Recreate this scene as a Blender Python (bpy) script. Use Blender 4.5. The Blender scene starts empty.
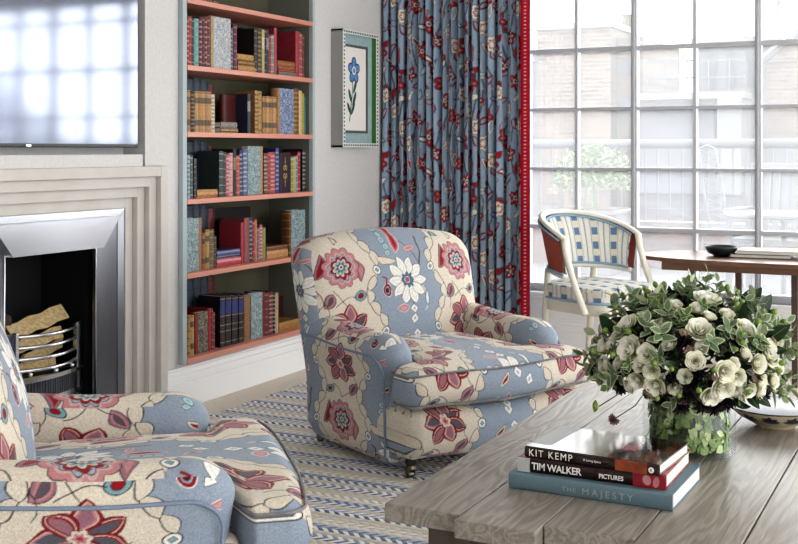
import bpy, math, random
import numpy as np
from mathutils import Vector, Matrix
random.seed(7); rng = np.random.default_rng(7)
C = bpy.context.scene.collection
R = math.radians
PI = math.pi

# ------------------------------------------------------------------ colour / materials
def lin(c):
    c = np.asarray(c, float) / 255.0
    return np.where(c <= .04045, c / 12.92, ((c + .055) / 1.055) ** 2.4)
def L4(c):
    l = lin(c); return (float(l[0]), float(l[1]), float(l[2]), 1.0)

def mat(name, col=(200, 200, 200), rough=.5, metal=0., noise=None, bump=None, spec=.5, **kw):
    """noise=(scale, other colour, amount, (sx,sy,sz)); bump=(scale, strength, (sx,sy,sz))"""
    m = bpy.data.materials.new(name); m.use_nodes = True
    nt = m.node_tree; N = nt.nodes; Lk = nt.links
    b = N['Principled BSDF']
    b.inputs['Base Color'].default_value = L4(col)
    b.inputs['Roughness'].default_value = rough
    b.inputs['Metallic'].default_value = metal
    b.inputs['Specular IOR Level'].default_value = spec
    for k, v in kw.items():
        b.inputs[k.replace('_', ' ')].default_value = v
    tc = N.new('ShaderNodeTexCoord')
    def tex(scale, sc3, detail=4):
        mp = N.new('ShaderNodeMapping'); mp.inputs['Scale'].default_value = sc3
        Lk.new(tc.outputs['Object'], mp.inputs[0])
        t = N.new('ShaderNodeTexNoise'); t.inputs['Scale'].default_value = scale
        t.inputs['Detail'].default_value = detail
        Lk.new(mp.outputs[0], t.inputs['Vector']); return t
    if noise:
        t = tex(noise[0], noise[3] if len(noise) > 3 else (1, 1, 1))
        r = N.new('ShaderNodeValToRGB')
        r.color_ramp.elements[0].position = .5 - .5 * (1 - noise[2]) * .6
        r.color_ramp.elements[1].position = .5 + .5 * (1 - noise[2]) * .6
        r.color_ramp.elements[0].color = L4(noise[1]); r.color_ramp.elements[1].color = L4(col)
        Lk.new(t.outputs['Fac'], r.inputs[0]); Lk.new(r.outputs[0], b.inputs['Base Color'])
    if bump:
        t = tex(bump[0], bump[2] if len(bump) > 2 else (1, 1, 1), 3)
        bp = N.new('ShaderNodeBump'); bp.inputs['Strength'].default_value = bump[1]
        bp.inputs['Distance'].default_value = .004
        Lk.new(t.outputs['Fac'], bp.inputs['Height']); Lk.new(bp.outputs[0], b.inputs['Normal'])
    return m

def fabric_mat(name, rough=.95, weave=900, strength=.35):
    m = mat(name, rough=rough, spec=.15)
    nt = m.node_tree; N = nt.nodes; Lk = nt.links; b = N['Principled BSDF']
    a = N.new('ShaderNodeAttribute'); a.attribute_name = 'weave_colour'
    tc = N.new('ShaderNodeTexCoord')
    t = N.new('ShaderNodeTexNoise'); t.inputs['Scale'].default_value = 220; t.inputs['Detail'].default_value = 2
    Lk.new(tc.outputs['Object'], t.inputs['Vector'])
    mr = N.new('ShaderNodeMapRange'); mr.inputs[1].default_value = .3; mr.inputs[2].default_value = .7
    mr.inputs[3].default_value = .80; mr.inputs[4].default_value = 1.12
    Lk.new(t.outputs['Fac'], mr.inputs[0])
    mx = N.new('ShaderNodeMix'); mx.data_type = 'RGBA'; mx.blend_type = 'MULTIPLY'; mx.inputs[0].default_value = 1
    Lk.new(a.outputs['Color'], mx.inputs[6]); Lk.new(mr.outputs[0], mx.inputs[7])
    Lk.new(mx.outputs[2], b.inputs['Base Color'])
    bp = N.new('ShaderNodeBump'); bp.inputs['Strength'].default_value = strength; bp.inputs['Distance'].default_value = .002
    Lk.new(t.outputs['Fac'], bp.inputs['Height']); Lk.new(bp.outputs[0], b.inputs['Normal'])
    b.inputs['Sheen Weight'].default_value = .15
    return m

# ------------------------------------------------------------------ objects
def setp(o, label=None, cat=None, group=None, kind=None):
    if label: o['label'] = label
    if cat: o['category'] = cat
    if group: o['group'] = group
    if kind: o['kind'] = kind
    return o
def empty(name, loc=(0, 0, 0), rz=0, label=None, cat=None, group=None):
    o = bpy.data.objects.new(name, None); C.objects.link(o)
    o.location = loc; o.rotation_euler = (0, 0, rz)
    o.empty_display_size = .1
    return setp(o, label, cat, group)
def link(name, me, m=None, parent=None, smooth=False, bevel=0, seg=2):
    o = bpy.data.objects.new(name, me); C.objects.link(o)
    if m is not None:
        for mm in (m if isinstance(m, (list, tuple)) else [m]): me.materials.append(mm)
    if parent is not None: o.parent = parent
    if smooth: me.polygons.foreach_set('use_smooth', [True] * len(me.polygons))
    if bevel:
        b = o.modifiers.new('bevel', 'BEVEL'); b.width = bevel; b.segments = seg; b.limit_method = 'ANGLE'
        b.angle_limit = R(35)
    return o
def clone(o, parent=None, loc=None, rz=None):
    c = o.copy(); C.objects.link(c)
    if parent is not None: c.parent = parent
    for ch in list(o.children): clone(ch, c)
    if loc is not None: c.location = loc
    if rz is not None: c.rotation_euler = (0, 0, rz)
    return c

class MB:
    """collects simple shapes for ONE mesh"""
    def __init__(s): s.v = []; s.f = []; s.mi = []; s.cm = 0
    def add(s, vs, fs):
        n = len(s.v); s.v += [tuple(map(float, q)) for q in vs]
        s.f += [tuple(i + n for i in q) for q in fs]; s.mi += [s.cm] * len(fs); return s
    def box(s, x0, x1, y0, y1, z0, z1, M=None):
        vs = [(x, y, z) for x in (x0, x1) for y in (y0, y1) for z in (z0, z1)]
        if M is not None: vs = [M @ Vector(q) for q in vs]
        return s.add(vs, [(0, 1, 3, 2), (4, 6, 7, 5), (0, 4, 5, 1), (2, 3, 7, 6), (0, 2, 6, 4), (1, 5, 7, 3)])
    def hexa(s, bot, top):
        """bot, top: four points each, same winding"""
        return s.add(list(bot) + list(top), [(3, 2, 1, 0), (4, 5, 6, 7), (0, 1, 5, 4), (1, 2, 6, 5), (2, 3, 7, 6), (3, 0, 4, 7)])
    def tube(s, pts, r, n=8, cap=True, closed=False, sx=1., up=None):
        pts = [Vector(p) for p in pts]; k = len(pts); vs = []
        rr = r if isinstance(r, (list, tuple)) else [r] * k
        prev = None
        for i, p in enumerate(pts):
            if closed: t = pts[(i + 1) % k] - pts[i - 1]
            else: t = pts[min(i + 1, k - 1)] - pts[max(i - 1, 0)]
            t.normalize()
            if prev is None:
                a = Vector(up) if up else (Vector((0, 0, 1)) if abs(t.z) < .9 else Vector((1, 0, 0)))
                u = (a - t * a.dot(t)).normalized()
            else: u = (prev - t * prev.dot(t)).normalized()
            prev = u; w = t.cross(u)
            for j in range(n):
                an = 2 * PI * j / n
                vs.append(p + (u * math.cos(an) * sx + w * math.sin(an)) * rr[i])
        fs = []
        for i in range(k if closed else k - 1):
            for j in range(n):
                a = i * n + j; b = i * n + (j + 1) % n; c = ((i + 1) % k) * n
                fs.append((a, b, c + (j + 1) % n, c + j))
        if cap and not closed:
            fs.append(tuple(range(n))[::-1]); fs.append(tuple(range((k - 1) * n, k * n)))
        return s.add(vs, fs)
    def lathe(s, prof, c=(0, 0, 0), n=32, M=None):
        vs = []; fs = []; k = len(prof)
        for (r, z) in prof:
            for j in range(n):
                a = 2 * PI * j / n
                q = Vector((c[0] + r * math.cos(a), c[1] + r * math.sin(a), c[2] + z))
                vs.append(M @ q if M is not None else q)
        for i in range(k - 1):
            for j in range(n):
                fs.append((i * n + j, i * n + (j + 1) % n, (i + 1) * n + (j + 1) % n, (i + 1) * n + j))
        if prof[0][0] > 1e-5: fs.append(tuple(range(n))[::-1])
        if prof[-1][0] > 1e-5: fs.append(tuple(range((k - 1) * n, k * n)))
        return s.add(vs, fs)
    def ball(s, c, r, n=12, m=8, sc=(1, 1, 1)):
        prof = [(max(1e-6, r * math.sin(PI * i / m)), -r * math.cos(PI * i / m)) for i in range(m + 1)]
        n0 = len(s.v); s.lathe(prof, (0, 0, 0), n)
        for i in range(n0, len(s.v)):
            q = s.v[i]; s.v[i] = (q[0] * sc[0] + c[0], q[1] * sc[1] + c[1], q[2] * sc[2] + c[2])
        return s
    def prism(s, poly, z0, z1, M=None):
        """poly in xy extruded in z"""
        n = len(poly)
        vs = [Vector((p[0], p[1], z0)) for p in poly] + [Vector((p[0], p[1], z1)) for p in poly]
        if M is not None: vs = [M @ q for q in vs]
        return s.add(vs, [tuple(range(n))[::-1], tuple(range(n, 2 * n))] + [(i, (i + 1) % n, n + (i + 1) % n, n + i) for i in range(n)])
    def grid(s, fn, nu, nv, closed_u=False):
        vs = [fn(i / (nu if closed_u else nu - 1), j / (nv - 1)) for i in range(nu) for j in range(nv)]
        fs = []
        for i in range(nu if closed_u else nu - 1):
            for j in range(nv - 1):
                a = i * nv + j; b = ((i + 1) % nu) * nv + j
                fs.append((a, b, b + 1, a + 1))
        return s.add(vs, fs)
    def build(s, name, m=None, parent=None, smooth=False, bevel=0, seg=2, **kw):
        me = bpy.data.meshes.new(name); me.from_pydata(s.v, [], s.f)
        o = link(name, me, m, parent, smooth, bevel, seg)
        if any(s.mi): me.polygons.foreach_set('material_index', s.mi)
        me.validate(); me.update()
        return setp(o, **kw)

def npmesh(name, V, F, col=None, m=None, parent=None, smooth=True):
    """V (n,3) float array, F (k,4) int array, col (n,3) linear colours"""
    me = bpy.data.meshes.new(name)
    n, k = len(V), len(F)
    me.vertices.add(n); me.vertices.foreach_set('co', V.astype(np.float32).ravel())
    me.loops.add(k * 4); me.loops.foreach_set('vertex_index', F.astype(np.int32).ravel())
    me.polygons.add(k); me.polygons.foreach_set('loop_start', np.arange(0, 4 * k, 4, dtype=np.int32))
    me.polygons.foreach_set('loop_total', np.full(k, 4, dtype=np.int32))
    me.polygons.foreach_set('use_smooth', np.full(k, smooth))
    me.update(calc_edges=True)
    if col is not None:
        at = me.attributes.new('weave_colour', 'FLOAT_COLOR', 'POINT')
        cc = np.ones((n, 4), np.float32); cc[:, :3] = col
        at.data.foreach_set('color', cc.ravel())
    return link(name, me, m, parent)

def grid_faces(nu, nv, off=0, flip=False):
    i, j = np.meshgrid(np.arange(nu - 1), np.arange(nv - 1), indexing='ij')
    a = (i * nv + j).ravel() + off; b = a + nv
    return np.stack([a, a + 1, b + 1, b] if flip else [a, b, b + 1, a + 1], 1)

def rbox_points(hx, hy, hz, rv, res):
    """dense rounded box centred on 0: returns V, F, normal-axis index per vertex (merged seams)"""
    h = np.array([hx, hy, hz]); Vs = []; Fs = []; Ax = []; off = 0
    for ax in range(3):
        u, v = [k for k in range(3) if k != ax]
        nu = max(3, int(2 * h[u] / res) + 1); nv = max(3, int(2 * h[v] / res) + 1)
        U, W = np.meshgrid(np.linspace(-h[u], h[u], nu), np.linspace(-h[v], h[v], nv), indexing='ij')
        for sgn in (-1, 1):
            P = np.zeros((nu * nv, 3)); P[:, u] = U.ravel(); P[:, v] = W.ravel(); P[:, ax] = sgn * h[ax]
            Fs.append(grid_faces(nu, nv, off, flip=((sgn > 0) == (ax == 1)))); off += nu * nv
            Vs.append(P); Ax.append(np.full(nu * nv, ax))
    V = np.concatenate(Vs); F = np.concatenate(Fs); A = np.concatenate(Ax)
    key = np.round(V * 1e5).astype(np.int64)
    key = (key[:, 0] * 4000003 + key[:, 1]) * 4000037 + key[:, 2]
    _, idx, inv = np.unique(key, return_index=True, return_inverse=True)
    V = V[idx]; A = A[idx]; F = inv.ravel()[F]
    rv = np.asarray(rv); q = np.clip(V, -(h - rv), h - rv); d = (V - q) / rv
    ln = np.linalg.norm(d, axis=1, keepdims=True); ln[ln < 1e-9] = 1
    # even spread over the rounding
    P = q + rv * d / ln
    return P, F, A

# ------------------------------------------------------------------ painted woven cloth (periodic tile, metres)
class Cloth:
    def __init__(s, U, V, px, ground):
        s.U, s.V = U, V; s.nu, s.nv = int(U / px), int(V / px)
        s.x, s.y = np.meshgrid((np.arange(s.nu) + .5) * px, (np.arange(s.nv) + .5) * px, indexing='ij')
        # hand-drawn wobble, periodic
        wx = .0022 * np.sin(2 * PI * (3 * s.x / U + 5 * s.y / V)) + .0014 * np.sin(2 * PI * (9 * s.y / V - 4 * s.x / U) + 1)
        wy = .0022 * np.cos(2 * PI * (5 * s.x / U - 3 * s.y / V)) + .0014 * np.sin(2 * PI * (8 * s.x / U + 5 * s.y / V) + 2)
        s.x = s.x + wx; s.y = s.y + wy
        s.img = np.zeros((s.nu, s.nv, 3)); s.img[:] = lin(ground)
    def loc(s, cx, cy, rot=0):
        dx = (s.x - cx + s.U / 2) % s.U - s.U / 2; dy = (s.y - cy + s.V / 2) % s.V - s.V / 2
        c, n = math.cos(rot), math.sin(rot)
        return dx * c + dy * n, -dx * n + dy * c
    def put(s, d, layers):
        for off, col in layers: s.img[d < off] = lin(col)
    def ell(s, cx, cy, a, b, rot, layers):
        x, y = s.loc(cx, cy, rot); s.put((np.hypot(x / a, y / b) - 1) * min(a, b), layers)
    def leaf(s, cx, cy, a, b, rot, layers, bend=0):
        x, y = s.loc(cx, cy, rot); y = y - bend * (x / a) ** 2 * a
        t = np.clip(1 - (x / a) ** 2, 0, None); d = np.abs(y) - b * t ** .8
        d = np.where(np.abs(x) > a, np.hypot(np.abs(x) - a, y), d); s.put(d, layers)
    def scallop(s, cx, cy, r, n, amp, rot, layers):
        x, y = s.loc(cx, cy, rot); th = np.arctan2(y, x); rr = np.hypot(x, y)
        s.put(rr - r * (1 - amp + amp * np.abs(np.cos(th * n / 2))), layers)
    def line(s, pts, w, col):
        col = lin(col)
        for (x0, y0), (x1, y1) in zip(pts[:-1], pts[1:]):
            mx, my = (x0 + x1) / 2, (y0 + y1) / 2
            x, y = s.loc(mx, my); ex, ey = (x1 - x0) / 2, (y1 - y0) / 2
            l2 = ex * ex + ey * ey + 1e-12
            t = np.clip((x * ex + y * ey) / l2, -1, 1)
            s.img[np.hypot(x - t * ex, y - t * ey) < w] = col
    def curve(s, p0, p1, p2, w, col, n=10):
        s.line([((1 - t) ** 2 * p0[0] + 2 * t * (1 - t) * p1[0] + t * t * p2[0], (1 - t) ** 2 * p0[1] + 2 * t * (1 - t) * p1[1] + t * t * p2[1]) for t in np.linspace(0, 1, n)], w, col)
    def finish(s):
        im = s.img
        im = (im * 4 + np.roll(im, 1, 0) + np.roll(im, -1, 0) + np.roll(im, 1, 1) + np.roll(im, -1, 1)) / 8
        s.img = im
    def sample(s, u, v):
        fx = (u / s.U % 1) * s.nu - .5; fy = (v / s.V % 1) * s.nv - .5
        i = np.floor(fx).astype(int); j = np.floor(fy).astype(int); a = (fx - i)[:, None]; b = (fy - j)[:, None]
        g = lambda p, q: s.img[p % s.nu, q % s.nv]
        return (g(i, j) * (1 - a) + g(i + 1, j) * a) * (1 - b) + (g(i, j + 1) * (1 - a) + g(i + 1, j + 1) * a) * b

BLUE = (144, 155, 169); CREAM = (210, 201, 186); INK = (44, 44, 52); RED = (138, 30, 38); PINK = (186, 130, 134)
WHITE = (228, 226, 220); TEAL = (128, 164, 172); DRED = (92, 20, 32); MAUVE = (150, 108, 120); BROWN = (104, 88, 84)

def make_crewel():
    t = Cloth(.64, .52, .0011, BLUE)
    w = .148 + .030 * np.cos(4 * PI * t.y / .52)
    x0, _ = t.loc(0, 0)
    t.img[np.abs(x0) < w] = lin(CREAM)
    # leafy chain along both edges of each cream panel
    n = 10
    for sg in (-1, 1):
        for k in range(n):
            y = (k + .5) * .52 / n
            xx = .148 + .030 * math.cos(4 * PI * y / .52)
            dx = -.030 * 4 * PI / .52 * math.sin(4 * PI * y / .52)
            rot = math.atan2(1, sg * dx)
            if k % 5 == 4:
                t.ell(sg * xx, y, .017, .017, 0, [(.0035, INK), (0, WHITE)])
                x, yy = t.loc(sg * xx, y, .78)
                t.put(np.maximum(np.abs(x), np.abs(yy)) - .007, [(.0012, BROWN), (-.001, TEAL)])
            else:
                t.leaf(sg * xx, y, .034, .018, rot, [(.0028, INK), (-.0004, CREAM), (-.008, (196, 186, 172)), (-.0095, CREAM)], bend=sg * .2)
    # many petalled red flower
    def redflower(cx, cy, r, rot=0):
        for k in (0, 3, 6, 1, 4, 2, 5):
            a = rot + k * 2 * PI / 7 + .2
            rr = r * (.62 + .07 * math.sin(k * 2.1))
            t.leaf(cx + rr * math.cos(a), cy + rr * math.sin(a), r * .50, r * .33, a,
                   [(.0025, DRED), (0, RED), (-r * .075, CREAM), (-r * .105, PINK if k % 2 else RED), (-r * .17, (90, 90, 100) if k % 3 == 0 else MAUVE)], bend=.12)
        t.scallop(cx, cy, r * .30, 6, .3, 0, [(.002, DRED), (0, CREAM), (-r * .1, PINK), (-r * .2, RED)])
    redflower(.0, .0, .088, .3)
    # round scalloped flower
    cx, cy = .0, .262
    t.leaf(cx - .085, cy + .01, .055, .02, 1.2, [(.0025, INK), (0, MAUVE), (-.008, RED)], bend=.35)
    t.leaf(cx + .085, cy - .01, .055, .02, -1.2, [(.0025, INK), (0, MAUVE), (-.008, PINK)], bend=-.35)
    t.scallop(cx, cy, .086, 11, .16, 0, [(.0025, INK), (0, PINK), (-.016, (196, 164, 162)), (-.026, INK), (-.029, (160, 172, 184)), (-.038, MAUVE)])
    t.scallop(cx, cy, .050, 8, .28, .2, [(.002, DRED), (0, RED), (-.011, CREAM), (-.017, TEAL), (-.026, (70, 90, 110))])
    t.ell(cx, cy, .012, .012, 0, [(.002, INK), (0, CREAM), (-.006, RED)])
    # stems and small motifs inside the cream
    for (ax, ay, rt) in ((-.07, .125, .9), (.075, .41, -2.2)):
        t.leaf(ax, ay, .036, .021, rt, [(.0025, INK), (0, MAUVE), (-.006, PINK), (-.011, (96, 84, 92))], bend=.1)
    for (ax, ay) in ((.07, .135), (-.075, .385)):
        t.ell(ax, ay, .024, .017, .4, [(.0024, INK), (0, TEAL), (-.007, INK), (-.0078, RED)])
    t.curve((-.05, .10), (.0, .14), (.05, .13), .0015, INK); t.curve((.0, .09), (-.01, .13), (-.05, .17), .0015, INK)
    t.curve((.0, .36), (.03, .39), (.06, .39), .0015, INK); t.curve((0, .36), (-.02, .40), (-.06, .41), .0015, INK)
    t.curve((-.09, .05), (-.06, .09), (-.10, .12), .0013, INK); t.curve((.10, .44), (.06, .47), (.1, .5), .0013, INK)
    # blue ground: stem, daisy, feather, buds
    t.curve((.33, .18), (.42, .20), (.43, .36), .0042, BROWN, 14); t.curve((.41, .24), (.36, .33), (.33, .34), .002, BROWN)
    t.curve((.32, .15), (.345, .09), (.33, .02), .0028, BROWN, 12)
    cx, cy = .32, .18
    for k in range(10):
        a = k * 2 * PI / 10
        t.leaf(cx + .062 * math.cos(a), cy + .062 * math.sin(a), .040, .021, a, [(.0024, (92, 92, 96)), (-.0004, WHITE), (-.012, (198, 196, 188)), (-.0145, WHITE)])
    t.scallop(cx, cy, .034, 8, .35, 0, [(.0015, INK), (0, (86, 110, 130))])
    t.ell(cx, cy, .013, .013, 0, [(.0015, WHITE), (-.001, RED), (-.006, PINK), (-.009, RED)])
    t.leaf(.30, .345, .052, .020, 1.5, [(.0025, WHITE), (0, PINK), (-.004, (190, 96, 100)), (-.011, RED)], bend=.1)
    for k in range(4): t.ell(.245 + .006 * math.sin(k * 2), .30 + .026 * k, .014, .011, .3, [(.002, (96, 116, 124)), (0, (170, 192, 194)), (-.006, TEAL)])
    t.leaf(.225, .265, .05, .014, -.25, [(.0022, BROWN), (0, CREAM)], bend=.2)
    t.leaf(.37, .315, .034, .012, .2, [(.002, MAUVE), (0, (200, 170, 168)), (-.006, PINK)])
    t.ell(.205, .145, .02, .024, 0, [(.002, WHITE), (0, RED), (-.007, BLUE), (-.011, DRED)])
    t.line([(.20, .165), (.21, .19), (.19, .2)], .003, RED)
    t.leaf(.275, .065, .034, .013, .1, [(.0022, WHITE), (0, PINK), (-.006, (200, 150, 150))])
    for (ax, ay, s) in ((.335, .06, .8), (.33, .015, .6), (.345, .475, .9), (.40, .44, .3)):
        x, y = t.loc(ax, ay, s); t.put(np.maximum(np.abs(x), np.abs(y)) - .0145, [(.0022, (96, 100, 108)), (0, WHITE), (-.009, (110, 130, 150)), (-.0115, CREAM)])
    t.curve((.40, .05), (.43, .1), (.40, .15), .003, CREAM)
    t.leaf(.415, .10, .030, .011, 1.4, [(.002, INK), (0, (150, 172, 180)), (-.005, WHITE)])
    t.leaf(.27, .45, .034, .012, .8, [(.002, INK), (0, CREAM), (-.006, RED)])
    t.finish(); return t

def make_curtain_cloth():
    G = (150, 168, 188); r = random.Random(3)
    t = Cloth(.66, .60, .0016, G)
    D = (52, 62, 82); RR = (150, 34, 40); CR = (224, 218, 206); OR = (186, 104, 84)
    for k in range(5):
        x = .07 + k * .132
        t.curve((x, 0), (x + .07, .15), (x, .3), .0045, (84, 90, 104), 14); t.curve((x, .3), (x - .07, .45), (x, .6), .0045, (84, 90, 104), 14)
        t.curve((x, .1), (x + .04, .2), (x + .09, .2), .003, (150, 146, 146), 10)
        t.curve((x, .4), (x - .04, .5), (x - .09, .48), .003, (150, 146, 146), 10)
    for k in range(46):
        x, y = (k + .3) / 46 * .66, ((k * .618 + .37) % 1) * .6; rot = r.random() * 6.28
        c = r.choice([RR, RR, CR, OR, (150, 166, 180), (84, 104, 130)])
        t.leaf(x, y, .030 + .012 * r.random(), .014, rot, [(.003, D), (0, c), (-.006, r.choice([CR, RR, G]))], bend=.25)
    for k in range(15):
        x = ((k + .5) / 15 * .66); y = (k * .618 % 1) * .6; rt = r.random() * 3
        R0 = .036 + .008 * r.random()
        if k % 3 == 2:
            t.scallop(x, y, R0 * 1.1, 7, .25, rt, [(.003, D), (0, CR), (-.014, OR), (-.02, D), (-.023, CR)])
        else:
            for j in range(5):
                a = rt + j * 2 * PI / 5
                t.ell(x + R0 * .6 * math.cos(a), y + R0 * .6 * math.sin(a), R0 * .5, R0 * .36, a, [(.003, D), (0, RR), (-.009, (206, 120, 110) if k % 2 else CR)])
            t.ell(x, y, R0 * .3, R0 * .3, 0, [(.002, D), (0, CR), (-.005, (70, 90, 130))])
    t.finish(); return t

# ------------------------------------------------------------------ camera
cd = bpy.data.cameras.new('camera'); cam = bpy.data.objects.new('camera', cd); C.objects.link(cam)
cam.location = (0, 0, 1.36); cam.rotation_euler = (R(90), 0, R(26.5))
cd.sensor_width = 36; cd.lens = 36 * 1146 / 798; cd.shift_y = -122 / 798; cd.clip_start = .05; cd.clip_end = 200
bpy.context.scene.camera = cam
sc = bpy.context.scene
sc.view_settings.view_transform = 'Standard'; sc.view_settings.look = 'Medium High Contrast'
sc.view_settings.exposure = 0.0

# ------------------------------------------------------------------ light
w = bpy.data.worlds.new('world'); sc.world = w; w.use_nodes = True
bg = w.node_tree.nodes['Background']; bg.inputs[0].default_value = (.98, .985, 1, 1); bg.inputs[1].default_value = 3.3
def sun(name, direction, strength, angle, col=(1, 1, 1)):
    l = bpy.data.lights.new(name, 'SUN'); l.energy = strength; l.angle = R(angle); l.color = col
    o = bpy.data.objects.new(name, l); C.objects.link(o); o.location = (3, 12, 8)
    o.rotation_euler = Vector(direction).to_track_quat('-Z', 'Y').to_euler(); return o
sun('sky_glow', (-.35, -1, -.55), 5.6, 70, (1, .99, .97))
sun('sun', (.55, .45, -.6), 1.6, 1.5, (1, .95, .88))

# ------------------------------------------------------------------ the room
M_wall = mat('wall_plaster', (212, 210, 208), .85, noise=(60, (205, 203, 202), .5), bump=(180, .15))
M_ceil = mat('ceiling_paint', (225, 225, 223), .9)
M_white = mat('white_paint', (246, 246, 246), .45)
M_carpet = mat('beige_carpet', (240, 232, 220), .98, noise=(260, (204, 196, 182), .2), bump=(420, .5), spec=.1)
M_wallw = mat('window_wall_paint', (240, 240, 240), .6)
wl = MB()
for (y0, y1, z0, z1) in ((-2.5, 3.3, 0, 2.9), (3.3, 3.395, 0, 1.296), (3.3, 4.607, 2.45, 2.9), (4.607, 4.902, 1.279, 2.9), (4.745, 4.902, 0, 1.279), 
                         (4.902, 6.222, 2.7, 2.9), (4.902, 6.222, 0, .232), (6.222, 7.45, 0, 2.9)):
    wl.box(-4.25, -3.73, y0, y1, z0, z1)
for q in ((3.395, 3.595, 0, 1.30), (4.525, 4.745, 0, 1.30), (3.595, 4.525, .985, 1.30)): wl.box(-4.25, -3.878, *q)
wl.box(-4.25, -3.87, 3.3, 4.607, 1.30, 2.45)      # back of the television recess
wl.box(-4.25, -4.20, 4.902, 6.222, .232, 2.7)
wl.box(-4.25, -3.70, 3.3, 4.552, 1.279, 1.338)    # plaster ledge below the recess
wl.build('wall_left', M_wall, kind='structure')
fl = MB(); fl.box(-4.25, 3.2, -2.5, 7.45, -.12, 0); fl.build('floor', M_carpet, kind='structure')
bw = MB(); bw.box(-4.25, 3.2, -2.62, -2.5, -.12, 3.02); bw.build('wall_back', M_wall, kind='structure')
ce = MB(); ce.box(-4.25, 3.2, -2.5, 7.75, 2.9, 3.02); ce.build('ceiling', M_ceil, kind='structure')
# wall with the big window
WX0, WX1, WZ0, WZ1 = -2.80, 2.35, .425, 2.62
ww = MB()
ww.box(-4.25, WX0, 7.45, 7.75, 0, 2.9); ww.box(WX1, 3.2, 7.45, 7.75, 0, 2.9)
ww.box(WX0, WX1, 7.45, 7.75, 0, WZ0 - .03); ww.box(WX0, WX1, 7.45, 7.75, WZ1, 2.9)
ww.build('wall_window', M_wallw, kind='structure')
def base_profile(mb, along, a0, a1, off, sg):
    """stepped skirting; along 'y' on the left wall, 'x' on the window wall"""
    for (d, z0, z1) in ((.034, 0, .135), (.026, .135, .152), (.030, .152, .176), (.018, .176, .200), (.008, .2, .212)):
        if along == 'y': mb.box(off, off + d, a0, a1, z0, z1)
        else: mb.box(a0, a1, off - d, off, z0, z1)
b = MB(); base_profile(b, 'y', 4.745, 7.45, -3.73, 1); b.build('baseboard_left', M_white, kind='structure', bevel=.003)
b = MB(); base_profile(b, 'x', -3.69, 3.2, 7.45, 1); b.build('baseboard_window', M_white, kind='structure', bevel=.003)
# window: grey steel frame, glazing bars and panes
M_steel = mat('window_metal', (186, 188, 194), .45)
xs = [-2.785 + .3965 * k for k in range(0, 14)]
zs = [.835, 1.232, 1.636, 2.036, 2.44]
wf = MB()
wf.box(WX0, WX1, 7.47, 7.55, WZ0 - .03, WZ0 + .022); wf.box(WX0, WX1, 7.47, 7.55, WZ1 - .04, WZ1)
wf.box(WX0, WX0 + .03, 7.47, 7.55, WZ0, WZ1); wf.box(WX1 - .04, WX1, 7.47, 7.55, WZ0, WZ1)
for k, x in enumerate(xs[1:-1]):
    h = .019 if k % 2 else .0105
    wf.box(x - h, x + h, 7.478, 7.545, WZ0, WZ1)
    if k % 2: wf.box(x - .006, x + .006, 7.462, 7.478, WZ0, WZ1)
for k, z in enumerate(zs):
    h = .014 if k in (0, 3) else .010
    wf.box(WX0, WX1, 7.482, 7.54, z - h, z + h)
win = wf.build('window_1', M_steel, kind='structure')
M_glass = bpy.data.materials.new('window_glass'); M_glass.use_nodes = True
nt = M_glass.node_tree; N = nt.nodes; N.clear()
out = N.new('ShaderNodeOutputMaterial'); tr = N.new('ShaderNodeBsdfTransparent'); gl = N.new('ShaderNodeBsdfGlossy'); df = N.new('ShaderNodeBsdfTranslucent')
df.inputs[0].default_value = (.95, .97, 1, 1); gl.inputs['Roughness'].default_value = .02; tr.inputs[0].default_value = (.97, .98, .98, 1)
m1 = N.new('ShaderNodeMixShader'); m2 = N.new('ShaderNodeMixShader'); m1.inputs[0].default_value = .105; m2.inputs[0].default_value = .05  # translucent share whitens the panes, adding haze over the view outside
nt.links.new(tr.outputs[0], m1.inputs[1]); nt.links.new(df.outputs[0], m1.inputs[2])
nt.links.new(m1.outputs[0], m2.inputs[1]); nt.links.new(gl.outputs[0], m2.inputs[2]); nt.links.new(m2.outputs[0], out.inputs[0])
g = MB(); g.box(WX0 + .02, WX1 - .02, 7.509, 7.513, WZ0, WZ1 - .02); g.build('glass', M_glass, win)
sl = MB(); sl.box(WX0 - .03, WX1 + .03, 7.405, 7.47, WZ0 - .05, WZ0 - .03); sl.box(WX0 - .01, WX1 + .01, 7.43, 7.45, WZ0 - .075, WZ0 - .05)
sl.build('trim_1', M_white, kind='structure', bevel=.004)

# ------------------------------------------------------------------ rug
M_rug = bpy.data.materials.new('striped_rug'); M_rug.use_nodes = True
nt = M_rug.node_tree; N = nt.nodes; Lk = nt.links; b = N['Principled BSDF']; b.inputs['Roughness'].default_value = .97; b.inputs['Specular IOR Level'].default_value = .1
tc = N.new('ShaderNodeTexCoord'); sp = N.new('ShaderNodeSeparateXYZ'); Lk.new(tc.outputs['Object'], sp.inputs[0])
def mth(op, a, b_=None, c_=None):
    n = N.new('ShaderNodeMath'); n.operation = op
    for i, q in enumerate((a, b_, c_)):
        if q is None: continue
        if isinstance(q, (int, float)): n.inputs[i].default_value = q
        else: Lk.new(q, n.inputs[i])
    return n.outputs[0]
ROW = .030
rowi = mth('FLOOR', mth('DIVIDE', sp.outputs[1], ROW))
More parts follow.
